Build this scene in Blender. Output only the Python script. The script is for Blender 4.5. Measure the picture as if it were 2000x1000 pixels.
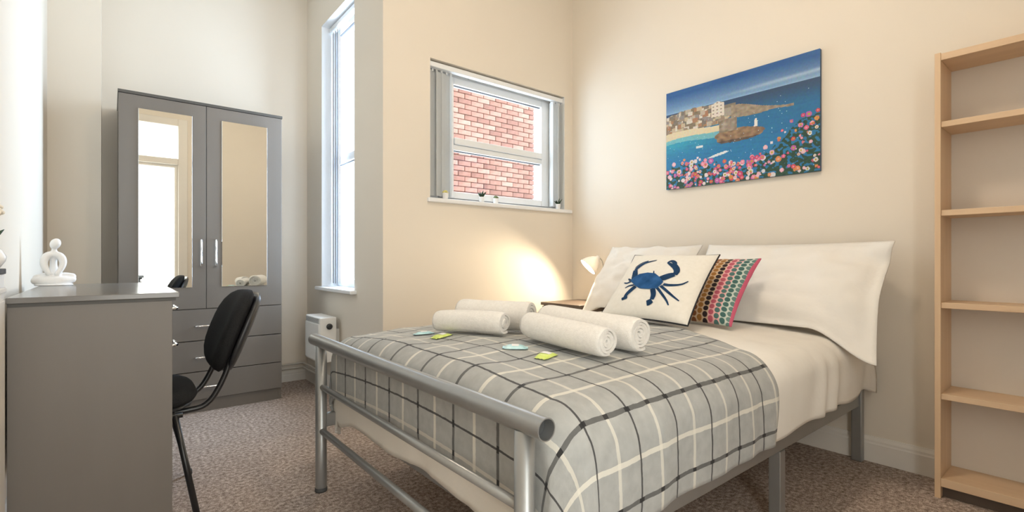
import bpy, bmesh, math, random
from mathutils import Vector, Matrix, noise
from math import sin, cos, pi, radians, sqrt, exp

# ------------------------------------------------------------------ scene, camera, world, light
for o in list(bpy.data.objects): bpy.data.objects.remove(o, do_unlink=True)
SC = bpy.context.scene
COL = SC.collection
SC.view_settings.view_transform = 'Standard'
SC.view_settings.look = 'None'
SC.view_settings.gamma = 1.0
SC.view_settings.use_curve_mapping = False
SC.view_settings.exposure = 0.12

YAW = radians(39.2)
cd = bpy.data.cameras.new('camera'); cam = bpy.data.objects.new('camera', cd); COL.objects.link(cam)
cd.sensor_width = 36.0; cd.lens = 36.0 * 961.3 / 2000.0
cd.shift_y = 6.9 / 2000.0
cd.clip_start = 0.02
cam.location = (0, 0, 1.0); cam.rotation_euler = (radians(90), 0, -YAW)
SC.camera = cam

W = bpy.data.worlds.new('world'); SC.world = W; W.use_nodes = True
wb = W.node_tree.nodes['Background']
wb.inputs[0].default_value = (0.86, 0.93, 1.0, 1); wb.inputs[1].default_value = 2.6

def area(name, loc, rot, sx, sy, power, color):
    l = bpy.data.lights.new(name, 'AREA'); l.shape = 'RECTANGLE'; l.size = sx; l.size_y = sy
    l.energy = power; l.color = color
    o = bpy.data.objects.new(name, l); COL.objects.link(o); o.location = loc; o.rotation_euler = rot
    return o
# daylight through the tall side window, the far window and the glazed door behind the camera
area('daylight_tall_window', (1.62, 3.60, 1.82), (0, radians(90), 0), 1.95, 0.62, 76, (0.64, 0.79, 1.0))
area('daylight_far_window', (2.25, 3.12, 1.86), (radians(-90), 0, 0), 0.85, 0.75, 11, (0.72, 0.85, 1.0))
area('daylight_glazed_door', (0.26, -0.80, 1.5), (radians(90), 0, 0), 0.85, 2.5, 33, (1.0, 0.93, 0.83))

# ------------------------------------------------------------------ room measures
XL, XB, XR = -0.298, 2.932, 1.282        # left wall, right (bed head) wall, alcove wall
YW, YK, YREAR = 2.812, 4.30, -0.60       # far wall with window, back wall of the alcove, rear wall
CEIL = 3.25

# ------------------------------------------------------------------ materials
def nodes_of(m):
    m.use_nodes = True
    nt = m.node_tree; return nt, nt.nodes, nt.links, nt.nodes['Principled BSDF']
def mat(name, c1, c2=None, rough=0.6, metal=0.0, nscale=8.0, bump=0.0, bscale=60.0, bdist=0.002, spec=None, stretch=None, detail=4.0, sheen=0.0):
    m = bpy.data.materials.new(name); nt, N, L, B = nodes_of(m)
    B.inputs['Roughness'].default_value = rough; B.inputs['Metallic'].default_value = metal
    if spec is not None: B.inputs['Specular IOR Level'].default_value = spec
    if sheen: B.inputs['Sheen Weight'].default_value = sheen
    tc = N.new('ShaderNodeTexCoord'); src = tc.outputs['Object']
    if stretch:
        mp = N.new('ShaderNodeMapping'); mp.inputs['Scale'].default_value = stretch
        L.new(src, mp.inputs[0]); src = mp.outputs[0]
    nz = N.new('ShaderNodeTexNoise'); nz.inputs['Scale'].default_value = nscale; nz.inputs['Detail'].default_value = detail
    L.new(src, nz.inputs['Vector'])
    cr = N.new('ShaderNodeValToRGB'); cr.color_ramp.elements[0].position = 0.3; cr.color_ramp.elements[1].position = 0.7
    cr.color_ramp.elements[0].color = (*c1, 1); cr.color_ramp.elements[1].color = (*(c2 or c1), 1)
    L.new(nz.outputs['Fac'], cr.inputs[0]); L.new(cr.outputs[0], B.inputs['Base Color'])
    if bump:
        n2 = N.new('ShaderNodeTexNoise'); n2.inputs['Scale'].default_value = bscale; n2.inputs['Detail'].default_value = 5
        L.new(src, n2.inputs['Vector'])
        bp = N.new('ShaderNodeBump'); bp.inputs['Strength'].default_value = bump; bp.inputs['Distance'].default_value = bdist
        L.new(n2.outputs['Fac'], bp.inputs['Height']); L.new(bp.outputs[0], B.inputs['Normal'])
    return m
def translucent(name, c, fac):
    m = bpy.data.materials.new(name); nt, N, L, B = nodes_of(m); out = N['Material Output']
    nzz = N.new('ShaderNodeTexNoise'); nzz.inputs['Scale'].default_value = 150
    tc = N.new('ShaderNodeTexCoord'); L.new(tc.outputs['Object'], nzz.inputs['Vector'])
    cr = N.new('ShaderNodeValToRGB'); cr.color_ramp.elements[0].color = (*[x * .95 for x in c], 1); cr.color_ramp.elements[1].color = (*c, 1)
    L.new(nzz.outputs['Fac'], cr.inputs[0]); L.new(cr.outputs[0], B.inputs['Base Color']); B.inputs['Roughness'].default_value = .8
    tl = N.new('ShaderNodeBsdfTranslucent'); L.new(cr.outputs[0], tl.inputs[0])
    mx = N.new('ShaderNodeMixShader'); mx.inputs[0].default_value = fac
    L.new(B.outputs[0], mx.inputs[1]); L.new(tl.outputs[0], mx.inputs[2]); L.new(mx.outputs[0], out.inputs[0])
    return m
def emis(name, c, s):
    m = bpy.data.materials.new(name); nt, N, L, B = nodes_of(m)
    B.inputs['Base Color'].default_value = (*c, 1)
    B.inputs['Emission Color'].default_value = (*c, 1); B.inputs['Emission Strength'].default_value = s
    return m
def glass(name):
    m = bpy.data.materials.new(name); nt, N, L, B = nodes_of(m)
    N.remove(B); out = N['Material Output']
    t = N.new('ShaderNodeBsdfTransparent'); t.inputs[0].default_value = (0.96, 0.98, 0.98, 1)
    g = N.new('ShaderNodeBsdfGlossy'); g.inputs['Roughness'].default_value = 0.03
    mx = N.new('ShaderNodeMixShader'); mx.inputs[0].default_value = 0.07
    L.new(t.outputs[0], mx.inputs[1]); L.new(g.outputs[0], mx.inputs[2]); L.new(mx.outputs[0], out.inputs[0])
    return m

M = {}
M['wall'] = mat('wall_paint', (0.79, 0.72, 0.62), (0.81, 0.74, 0.64), 0.85, nscale=1.5, bump=0.05, bscale=180, spec=0.2)
M['ceiling'] = mat('ceiling_paint', (0.80, 0.78, 0.74), (0.82, 0.80, 0.76), 0.9, nscale=2, spec=0.2)
M['skirting'] = mat('skirting_paint', (0.78, 0.74, 0.68), (0.80, 0.76, 0.70), 0.45, nscale=3)
M['upvc'] = mat('white_upvc', (0.84, 0.86, 0.88), (0.86, 0.88, 0.90), 0.35, nscale=3)
M['reveal'] = mat('white_gloss_sill', (0.86, 0.87, 0.88), (0.88, 0.89, 0.90), 0.3, nscale=3)
M['gasket'] = mat('dark_gasket', (0.06, 0.06, 0.07), (0.08, 0.08, 0.09), 0.6)
M['glass'] = glass('window_glass')
M['mirror'] = mat('mirror_glass', (0.86, 0.88, 0.86), (0.87, 0.89, 0.87), 0.015, 1.0)
M['grey'] = mat('grey_laminate', (0.160, 0.143, 0.126), (0.180, 0.162, 0.144), 0.42, nscale=5, bump=0.04, bscale=90, stretch=(1, 1, 0.2))
M['greydark'] = mat('grey_laminate_edge', (0.075, 0.070, 0.064), (0.085, 0.08, 0.072), 0.5, nscale=5)
M['greytop'] = mat('grey_laminate_top', (0.165, 0.157, 0.148), (0.180, 0.171, 0.162), 0.2, nscale=5)
M['chrome'] = mat('chrome', (0.80, 0.80, 0.80), (0.85, 0.85, 0.85), 0.16, 1.0)
M['silver'] = mat('silver_powder_coat', (0.33, 0.335, 0.33), (0.36, 0.365, 0.36), 0.36, 0.65, nscale=12)
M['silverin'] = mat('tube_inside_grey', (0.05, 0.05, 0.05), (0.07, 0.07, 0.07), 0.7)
M['black'] = mat('black_fabric', (0.012, 0.012, 0.013), (0.022, 0.022, 0.023), 0.92, nscale=250, bump=0.3, bscale=500, bdist=0.001, spec=0.2)
M['shell'] = mat('black_plastic', (0.022, 0.023, 0.025), (0.03, 0.031, 0.034), 0.38, nscale=30)
M['blackmetal'] = mat('black_metal', (0.012, 0.012, 0.013), (0.018, 0.018, 0.019), 0.35, nscale=20, spec=0.6)
M['pine'] = mat('pale_wood', (0.67, 0.475, 0.30), (0.76, 0.56, 0.37), 0.5, nscale=3.0, stretch=(6, 6, 0.5), bump=0.05, bscale=30)
M['pineh'] = mat('pale_wood_shelf', (0.67, 0.475, 0.30), (0.76, 0.56, 0.37), 0.5, nscale=3.0, stretch=(6, 0.5, 6), bump=0.05, bscale=30)
M['panel'] = mat('cream_hardboard', (0.70, 0.64, 0.57), (0.73, 0.67, 0.60), 0.6, nscale=3)
M['linen'] = mat('white_cotton', (0.80, 0.765, 0.70), (0.84, 0.805, 0.745), 0.9, nscale=5, bump=0.25, bscale=14, bdist=0.012, spec=0.1, detail=3)
M['pillow'] = mat('white_pillowcase', (0.81, 0.78, 0.73), (0.85, 0.82, 0.775), 0.9, nscale=5, bump=0.35, bscale=9, bdist=0.02, spec=0.1, detail=3)
M['canvascloth'] = mat('off_white_canvas', (0.80, 0.765, 0.69), (0.84, 0.805, 0.735), 0.9, nscale=60, bump=0.2, bscale=300, bdist=0.001, spec=0.1)
M['towel'] = mat('cream_terry', (0.80, 0.765, 0.715), (0.87, 0.835, 0.785), 0.95, nscale=90, bump=0.8, bscale=320, bdist=0.003, spec=0.05, sheen=0.3)
M['mattress'] = mat('mattress_cover', (0.78, 0.76, 0.72), (0.8, 0.78, 0.74), 0.9)
M['piping'] = mat('black_piping', (0.015, 0.016, 0.02), (0.02, 0.02, 0.026), 0.8)
M['crab'] = mat('crab_blue', (0.012, 0.055, 0.16), (0.035, 0.13, 0.33), 0.85, nscale=18, spec=0.1)
M['crabdark'] = mat('crab_dark_blue', (0.012, 0.035, 0.085), (0.02, 0.06, 0.14), 0.85, nscale=25, spec=0.1)
M['heater'] = mat('heater_white', (0.80, 0.79, 0.76), (0.82, 0.81, 0.78), 0.4, nscale=4)
M['slat'] = translucent('blind_fabric', (0.90, 0.91, 0.91), .6)
M['slatshaded'] = translucent('blind_fabric_shaded', (0.62, 0.64, 0.68), .06)  # same blind cloth, its backlit shade painted in as a greyer colour
M['slatgrey'] = mat('heater_grille_grey', (0.48, 0.48, 0.47), (0.52, 0.52, 0.51), 0.5)
M['walnut'] = mat('dark_wood', (0.085, 0.062, 0.048), (0.12, 0.09, 0.07), 0.45, nscale=4, stretch=(5, 1, 1))
M['copper'] = mat('pipe_paint', (0.62, 0.57, 0.50), (0.66, 0.61, 0.54), 0.4)
M['porcelain'] = mat('white_ceramic', (0.86, 0.86, 0.86), (0.88, 0.88, 0.88), 0.25, nscale=3)
M['leaf'] = mat('dark_green_leaf', (0.012, 0.035, 0.015), (0.03, 0.07, 0.03), 0.6, nscale=40)
M['leaf2'] = mat('green_leaf', (0.10, 0.16, 0.05), (0.16, 0.22, 0.07), 0.6, nscale=40)
M['yellow'] = mat('yellow_flower', (0.62, 0.55, 0.16), (0.70, 0.64, 0.25), 0.7, nscale=60)
M['cream'] = mat('cream_flower', (0.80, 0.70, 0.55), (0.86, 0.80, 0.70), 0.8, nscale=60)
M['blackcard'] = mat('black_card', (0.02, 0.02, 0.02), (0.03, 0.03, 0.03), 0.5)
M['lime'] = mat('lime_wrapper', (0.52, 0.66, 0.10), (0.72, 0.82, 0.25), 0.35, nscale=40)
M['aqua'] = mat('aqua_wrapper', (0.36, 0.66, 0.70), (0.60, 0.82, 0.84), 0.35, nscale=40)
M['paper'] = mat('white_paper', (0.85, 0.85, 0.84), (0.88, 0.88, 0.87), 0.6)
M['canvasedge'] = mat('canvas_edge', (0.05, 0.09, 0.16), (0.07, 0.13, 0.22), 0.7, nscale=20)
M['bulb'] = emis('lamp_bulb_glow', (1.0, 0.82, 0.58), 1500)
M['shade'] = mat('lamp_base_white', (0.82, 0.80, 0.76), (0.84, 0.82, 0.78), 0.5)
M['shadeglow'] = translucent('lamp_shade_frosted', (0.86, 0.82, 0.76), .10)
M['ceilbulb'] = emis('ceiling_lamp_glow', (1.0, 0.84, 0.66), 58)
M['outside'] = mat('render_grey', (0.6, 0.58, 0.55), (0.65, 0.63, 0.6), 0.9)

def carpet():
    m = bpy.data.materials.new('carpet_flecked'); nt, N, L, B = nodes_of(m)
    tc = N.new('ShaderNodeTexCoord')
    n1 = N.new('ShaderNodeTexNoise'); n1.inputs['Scale'].default_value = 230; n1.inputs['Detail'].default_value = 3
    n2 = N.new('ShaderNodeTexNoise'); n2.inputs['Scale'].default_value = 60; n2.inputs['Detail'].default_value = 4
    n3 = N.new('ShaderNodeTexNoise'); n3.inputs['Scale'].default_value = 3.5; n3.inputs['Detail'].default_value = 3
    for n in (n1, n2, n3): L.new(tc.outputs['Object'], n.inputs['Vector'])
    a = N.new('ShaderNodeMath'); a.operation = 'ADD'; L.new(n1.outputs['Fac'], a.inputs[0]); L.new(n2.outputs['Fac'], a.inputs[1])
    b = N.new('ShaderNodeMath'); b.operation = 'MULTIPLY'; b.inputs[1].default_value = 0.5; L.new(a.outputs[0], b.inputs[0])
    cr = N.new('ShaderNodeValToRGB'); e = cr.color_ramp.elements
    e[0].position = 0.36; e[0].color = (0.165, 0.124, 0.100, 1); e[1].position = 0.66; e[1].color = (0.80, 0.69, 0.62, 1)
    k = cr.color_ramp.elements.new(0.5); k.color = (0.42, 0.335, 0.285, 1)
    L.new(b.outputs[0], cr.inputs[0])
    mx = N.new('ShaderNodeMix'); mx.data_type = 'RGBA'; mx.blend_type = 'MULTIPLY'; mx.inputs[0].default_value = 0.35
    c2 = N.new('ShaderNodeValToRGB'); c2.color_ramp.elements[0].position = 0.35; c2.color_ramp.elements[1].position = 0.65
    c2.color_ramp.elements[0].color = (0.72, 0.72, 0.72, 1); L.new(n3.outputs['Fac'], c2.inputs[0])
    L.new(cr.outputs[0], mx.inputs[6]); L.new(c2.outputs[0], mx.inputs[7]); L.new(mx.outputs[2], B.inputs['Base Color'])
    B.inputs['Roughness'].default_value = 1.0; B.inputs['Specular IOR Level'].default_value = 0.05
    bp = N.new('ShaderNodeBump'); bp.inputs['Strength'].default_value = 0.9; bp.inputs['Distance'].default_value = 0.006
    L.new(b.outputs[0], bp.inputs['Height']); L.new(bp.outputs[0], B.inputs['Normal'])
    return m
M['carpet'] = carpet()

class NG:
    """tiny node-math helper"""
    def __init__(s, m): s.nt, s.N, s.L, s.B = nodes_of(m)
    def math(s, op, a, b=None, c=None):
        n = s.N.new('ShaderNodeMath'); n.operation = op
        for i, v in enumerate((a, b, c)):
            if v is None: continue
            if isinstance(v, (int, float)): n.inputs[i].default_value = v
            else: s.L.new(v, n.inputs[i])
        return n.outputs[0]
    def mix(s, fac, a, b):
        n = s.N.new('ShaderNodeMix'); n.data_type = 'RGBA'
        for i, v in ((0, fac), (6, a), (7, b)):
            if isinstance(v, (int, float)): n.inputs[i].default_value = v
            elif isinstance(v, tuple): n.inputs[i].default_value = (*v, 1)
            else: s.L.new(v, n.inputs[i])
        return n.outputs[2]
    def uv(s):
        u = s.N.new('ShaderNodeUVMap'); u.uv_map = 'UVMap'
        x = s.N.new('ShaderNodeSeparateXYZ'); s.L.new(u.outputs[0], x.inputs[0]); return u.outputs[0], x.outputs[0], x.outputs[1]
    def line(s, x, off, sp, w):           # 1 inside stripes of width w every sp metres
        t = s.math('SUBTRACT', x, off); t = s.math('DIVIDE', t, sp); t = s.math('ADD', t, 0.5)
        t = s.math('FRACT', t); t = s.math('SUBTRACT', t, 0.5); t = s.math('ABSOLUTE', t); t = s.math('MULTIPLY', t, sp)
        return s.math('LESS_THAN', t, w * 0.5)

def plaid():
    m = bpy.data.materials.new('grey_plaid_cotton'); g = NG(m); uvv, x, y = g.uv()
    nz = g.N.new('ShaderNodeTexNoise'); nz.inputs['Scale'].default_value = 30; nz.inputs['Detail'].default_value = 6
    g.L.new(uvv, nz.inputs['Vector'])
    wp = g.math('MULTIPLY', g.math('SUBTRACT', nz.outputs['Fac'], 0.5), 0.006)
    x = g.math('ADD', x, wp); y = g.math('ADD', y, wp)
    base = g.mix(nz.outputs['Fac'], (0.29, 0.295, 0.285), (0.46, 0.465, 0.45))
    PX, PY = 0.165, 0.205
    creamx = g.line(x, PX * .5, PX, 0.011); creamy = g.line(y, PY * .5, PY, 0.013)
    darkx = g.line(x, 0.0, PX, 0.0065); darky = g.line(y, 0.0, PY, 0.0115)
    c = g.mix(g.math('MULTIPLY', creamx, 0.62), base, (0.72, 0.69, 0.60))
    c = g.mix(g.math('MULTIPLY', creamy, 0.75), c, (0.74, 0.71, 0.62))
    c = g.mix(g.math('MULTIPLY', darky, 0.80), c, (0.055, 0.055, 0.055))
    c = g.mix(g.math('MULTIPLY', darkx, 0.90), c, (0.03, 0.03, 0.032))
    knot = g.math('MULTIPLY', darky, g.math('MAXIMUM', g.line(x, PX * .5, PX, 0.016), g.line(x, 0.0, PX, 0.02)))
    c = g.mix(g.math('MULTIPLY', knot, 0.9), c, (0.012, 0.012, 0.014))
    g.L.new(c, g.B.inputs['Base Color']); g.B.inputs['Roughness'].default_value = 0.75; g.B.inputs['Specular IOR Level'].default_value = 0.3; g.B.inputs['Sheen Weight'].default_value = 0.12
    n2 = g.N.new('ShaderNodeTexNoise'); n2.inputs['Scale'].default_value = 14; n2.inputs['Detail'].default_value = 4
    g.L.new(uvv, n2.inputs['Vector'])
    bp = g.N.new('ShaderNodeBump'); bp.inputs['Strength'].default_value = 0.35; bp.inputs['Distance'].default_value = 0.012
    g.L.new(n2.outputs['Fac'], bp.inputs['Height']); g.L.new(bp.outputs[0], g.B.inputs['Normal'])
    return m
M['plaid'] = plaid()

def dots():
    m = bpy.data.materials.new('multicolour_dots'); g = NG(m); uvv, u, v = g.uv()
    NC, NR = 16.0, 15.0
    cu = g.math('MULTIPLY', g.math('ADD', g.math('MULTIPLY', u, 0.5), 0.5), NC)
    col = g.math('FLOOR', cu); fu = g.math('SUBTRACT', g.math('FRACT', cu), 0.5)
    st = g.math('MULTIPLY', g.math('MODULO', col, 2.0), 0.5)
    cv = g.math('ADD', g.math('MULTIPLY', g.math('ADD', g.math('MULTIPLY', v, 0.5), 0.5), NR), st)
    fv = g.math('SUBTRACT', g.math('FRACT', cv), 0.5)
    d = g.math('SQRT', g.math('ADD', g.math('MULTIPLY', fu, fu), g.math('MULTIPLY', fv, fv)))
    mask = g.math('LESS_THAN', d, 0.44)
    cr = g.N.new('ShaderNodeValToRGB'); cr.color_ramp.interpolation = 'CONSTANT'
    pal = [(.50, .10, .16), (.05, .20, .20), (.45, .32, .14), (.02, .012, .014), (.55, .16, .20), (.06, .19, .19), (.30, .14, .05), (.10, .03, .03),
           (.62, .48, .30), (.20, .07, .02), (.32, .14, .03), (.02, .010, .012), (.48, .10, .14), (.07, .16, .15), (.05, .13, .12), (.12, .22, .20)]
    el = cr.color_ramp.elements; el[0].position = 0; el[0].color = (*pal[0], 1); el[1].position = 1 / 16; el[1].color = (*pal[1], 1)
    for i in range(2, 16): e = el.new(i / 16); e.color = (*pal[i], 1)
    g.L.new(g.math('ADD', g.math('DIVIDE', col, 16.0), 0.02), cr.inputs[0])
    c2 = g.N.new('ShaderNodeValToRGB'); c2.color_ramp.interpolation = 'CONSTANT'
    e2 = c2.color_ramp.elements; e2[0].color = (.55, .40, .26, 1); e2[1].position = 12 / 16; e2[1].color = (.74, .40, .40, 1)
    e = e2.new(14 / 16); e.color = (.50, .58, .52, 1); e = e2.new(15 / 16); e.color = (.56, .60, .55, 1)
    g.L.new(g.math('ADD', g.math('DIVIDE', col, 16.0), 0.02), c2.inputs[0])
    c = g.mix(mask, c2.outputs[0], cr.outputs[0]); c = g.mix(g.math('GREATER_THAN', u, 0.955), c, (.58, .11, .19)); g.L.new(c, g.B.inputs['Base Color']); g.B.inputs['Roughness'].default_value = 0.9
    return m
M['dots'] = dots()

def attr_mat(name, rough):
    m = bpy.data.materials.new(name); nt, N, L, B = nodes_of(m)
    a = N.new('ShaderNodeVertexColor'); a.layer_name = 'paint'
    nz = N.new('ShaderNodeTexNoise'); nz.inputs['Scale'].default_value = 90
    tc = N.new('ShaderNodeTexCoord'); L.new(tc.outputs['Object'], nz.inputs['Vector'])
    mx = N.new('ShaderNodeMix'); mx.data_type = 'RGBA'; mx.blend_type = 'OVERLAY'; mx.inputs[0].default_value = 0.25
    L.new(a.outputs[0], mx.inputs[6]); L.new(nz.outputs['Color'], mx.inputs[7])
    L.new(mx.outputs[2], B.inputs['Base Color']); B.inputs['Roughness'].default_value = rough
    return m
M['painting'] = attr_mat('painted_canvas', 0.55)

def brickmat():
    m = bpy.data.materials.new('red_brick'); nt, N, L, B = nodes_of(m)
    oi = N.new('ShaderNodeObjectInfo'); cr = N.new('ShaderNodeValToRGB'); e = cr.color_ramp.elements
    e[0].color = (0.36, 0.17, 0.135, 1); e[1].color = (0.62, 0.36, 0.29, 1); k = e.new(0.5); k.color = (0.54, 0.27, 0.21, 1)
    L.new(oi.outputs['Random'], cr.inputs[0])
    tc = N.new('ShaderNodeTexCoord'); nz = N.new('ShaderNodeTexNoise'); nz.inputs['Scale'].default_value = 14; nz.inputs['Detail'].default_value = 6
    L.new(tc.outputs['Object'], nz.inputs['Vector'])
    mx = N.new('ShaderNodeMix'); mx.data_type = 'RGBA'; mx.blend_type = 'OVERLAY'; mx.inputs[0].default_value = 0.5
    L.new(cr.outputs[0], mx.inputs[6]); L.new(nz.outputs['Fac'], mx.inputs[7]); L.new(mx.outputs[2], B.inputs['Base Color'])
    B.inputs['Roughness'].default_value = 0.9
    return m
M['brick'] = brickmat()
def brickwall():
    m = bpy.data.materials.new('brickwork_mortar'); nt, N, L, B = nodes_of(m)
    tc = N.new('ShaderNodeTexCoord'); mp = N.new('ShaderNodeMapping'); mp.inputs['Rotation'].default_value = (radians(90), 0, 0)
    L.new(tc.outputs['Object'], mp.inputs[0])
    nz = N.new('ShaderNodeTexNoise'); nz.inputs['Scale'].default_value = 20; L.new(tc.outputs['Object'], nz.inputs['Vector'])
    cr = N.new('ShaderNodeValToRGB'); cr.color_ramp.elements[0].color = (0.46, 0.29, 0.24, 1); cr.color_ramp.elements[1].color = (0.56, 0.38, 0.33, 1)
    L.new(nz.outputs['Fac'], cr.inputs[0]); L.new(cr.outputs[0], B.inputs['Base Color']); B.inputs['Roughness'].default_value = 0.95
    return m
M['mortar'] = brickwall()

# ------------------------------------------------------------------ mesh helpers
def bbox(bm, x0, x1, y0, y1, z0, z1, bev=0.0, seg=2):
    vs = [bm.verts.new(p) for p in ((x0, y0, z0), (x1, y0, z0), (x1, y1, z0), (x0, y1, z0), (x0, y0, z1), (x1, y0, z1), (x1, y1, z1), (x0, y1, z1))]
    fs = [bm.faces.new([vs[i] for i in f]) for f in ((0, 3, 2, 1), (4, 5, 6, 7), (0, 1, 5, 4), (1, 2, 6, 5), (2, 3, 7, 6), (3, 0, 4, 7))]
    if bev > 0:
        es = list({e for f in fs for e in f.edges})
        bmesh.ops.bevel(bm, geom=es, offset=bev, segments=seg, affect='EDGES', profile=0.5, clamp_overlap=True)
    return bm
def basis(d):
    d = d.normalized(); a = Vector((0, 0, 1)) if abs(d.z) < 0.9 else Vector((1, 0, 0))
    u = d.cross(a).normalized(); return u, d.cross(u).normalized()
def btube(bm, pts, r, seg=12, cap=True, smooth_path=0, closed=False):
    pts = [Vector(p) for p in pts]
    rs = list(r) if isinstance(r, (list, tuple)) else [r] * len(pts)
    for _ in range(smooth_path):                     # Chaikin corner cutting
        np_, nr = [pts[0]], [rs[0]]
        for i in range(len(pts) - 1):
            a, b = pts[i], pts[i + 1]
            np_ += [a * .75 + b * .25, a * .25 + b * .75]; nr += [rs[i] * .75 + rs[i + 1] * .25, rs[i] * .25 + rs[i + 1] * .75]
        pts, rs = np_ + [pts[-1]], nr + [rs[-1]]
    n = len(pts); rings = []
    u = None
    for i in range(n):
        if closed: d = pts[(i + 1) % n] - pts[i - 1]
        else: d = pts[min(i + 1, n - 1)] - pts[max(i - 1, 0)]
        d.normalize()
        if u is None: u, v = basis(d)
        else:
            u = (u - d * u.dot(d)).normalized(); v = d.cross(u)
        rings.append([bm.verts.new(pts[i] + (u * cos(2 * pi * k / seg) + v * sin(2 * pi * k / seg)) * rs[i]) for k in range(seg)])
    m = n if closed else n - 1
    for i in range(m):
        a, b = rings[i], rings[(i + 1) % n]
        for k in range(seg):
            f = bm.faces.new((a[k], a[(k + 1) % seg], b[(k + 1) % seg], b[k])); f.smooth = True
    if cap and not closed:
        bm.faces.new(rings[0][::-1]); bm.faces.new(rings[-1])
    return bm
def blathe(bm, prof, seg=24, origin=(0, 0, 0), axis=(0, 0, 1), cap0=True, cap1=True):
    o = Vector(origin); d = Vector(axis).normalized()
    if abs(d.z) > 0.999: u, v = Vector((1, 0, 0)), Vector((0, 1, 0)) * (1 if d.z > 0 else -1)
    else: u, v = basis(d); 
    rings = []
    for r, h in prof:
        rings.append([bm.verts.new(o + d * h + (u * cos(2 * pi * k / seg) + v * sin(2 * pi * k / seg)) * max(r, 1e-5)) for k in range(seg)])
    for a, b in zip(rings, rings[1:]):
        for k in range(seg):
            f = bm.faces.new((a[k], a[(k + 1) % seg], b[(k + 1) % seg], b[k])); f.smooth = True
    if cap0: bm.faces.new(rings[0][::-1])
    if cap1: bm.faces.new(rings[-1])
    return bm
def bgrid(bm, fn, nu, nv, uvf=None, wrap_u=False):
    uvl = (bm.loops.layers.uv.get('UVMap') or bm.loops.layers.uv.new('UVMap')) if uvf else None
    vs = [[bm.verts.new(fn(i / nu, j / nv)) for j in range(nv + 1)] for i in range(nu + (0 if wrap_u else 1))]
    for i in range(nu):
        for j in range(nv):
            i2 = (i + 1) % nu if wrap_u else i + 1
            f = bm.faces.new((vs[i][j], vs[i2][j], vs[i2][j + 1], vs[i][j + 1])); f.smooth = True
            if uvf:
                for l, (a, b) in zip(f.loops, ((i, j), (i + 1, j), (i + 1, j + 1), (i, j + 1))): l[uvl].uv = uvf(a / nu, b / nv)
    return vs
def obj(name, bm, m, parent=None, fix=True, matrix=None):
    if fix: bmesh.ops.recalc_face_normals(bm, faces=bm.faces)
    me = bpy.data.meshes.new(name); bm.to_mesh(me); bm.free()
    for x in (m if isinstance(m, list) else [m]): me.materials.append(M[x])
    o = bpy.data.objects.new(name, me); COL.objects.link(o)
    if matrix is not None: o.matrix_world = matrix
    if parent: child(o, parent)
    return o
def world_of(o):
    w = o.matrix_basis.copy()
    if o.parent: w = world_of(o.parent) @ o.matrix_parent_inverse @ w
    return w
def child(o, p):
    o.parent = p; o.matrix_parent_inverse = world_of(p).inverted()
def box(name, b, m, parent=None, bev=0.0, seg=2):
    return obj(name, bbox(bmesh.new(), *b, bev, seg), m, parent)
def tube(name, pts, r, m, parent=None, **k):
    return obj(name, btube(bmesh.new(), pts, r, **k), m, parent)
def lathe(name, prof, m, parent=None, **k):
    return obj(name, blathe(bmesh.new(), prof, **k), m, parent)
def tag(o, label, cat, group=None):
    o['label'] = label; o['category'] = cat
    if group: o['group'] = group
    return o
def thing(name, label, cat, loc, group=None):
    o = bpy.data.objects.new(name, None); COL.objects.link(o); o.location = loc; o.empty_display_size = 0.05
    return tag(o, label, cat, group)
def struct(o): o['kind'] = 'structure'; return o
def struct_empty(name, loc):
    o = bpy.data.objects.new(name, None); COL.objects.link(o); o.location = loc; o.empty_display_size = 0.05; return struct(o)
def wall_hole(name, axis, at0, at1, a0, a1, z0, z1, holes, m='wall'):
    """wall slab with rectangular openings; axis 'x': slab runs along x, thickness y from at0 to at1"""
    bm = bmesh.new()
    def bx(u0, u1, w0, w1):
        if u1 - u0 < 1e-4 or w1 - w0 < 1e-4: return
        if axis == 'x': bbox(bm, u0, u1, at0, at1, w0, w1)
        else: bbox(bm, at0, at1, u0, u1, w0, w1)
    u = a0
    for (h0, h1, g0, g1) in sorted(holes):
        bx(u, h0, z0, z1); bx(h0, h1, z0, g0); bx(h0, h1, g1, z1); u = h1
    bx(u, a1, z0, z1)
    return struct(obj(name, bm, m))

# ------------------------------------------------------------------ room shell
struct(box('floor', (XL - .1, XB + .1, YREAR - .1, YK + .1, -.1, 0), 'carpet'))
struct(box('ceiling', (XL - .1, XB + .1, YREAR - .1, YK + .1, CEIL, CEIL + .1), 'ceiling'))
struct(box('wall_left', (XL - .12, XL, YREAR - .1, YK + .1, 0, CEIL), 'wall'))
struct(box('wall_back', (XL, XR, YK, YK + .12, 0, CEIL), 'wall'))
struct(box('wall_pier', (XL, -.046, 4.10, YK, 0, CEIL), 'wall'))
W1 = (1.607, 2.842, 1.40, 2.312)            # far window opening x0 x1 z0 z1
W2 = (3.265, 3.935, 0.79, 2.83)             # tall window opening y0 y1 z0 z1
D1 = (-0.20, 0.76, 0.0, 2.86)               # glazed door opening
wall_hole('wall_alcove', 'y', XR, XR + .20, YW + .20, YK + .12, 0, CEIL, [W2])
wall_hole('wall_far', 'x', YW, YW + .20, XR, XB + .12, 0, CEIL, [W1])
struct(box('wall_right', (XB, XB + .12, YREAR - .1, YW, 0, CEIL), 'wall'))
wall_hole('wall_rear', 'x', YREAR - .12, YREAR, XL, XB, 0, CEIL, [D1])

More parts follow.
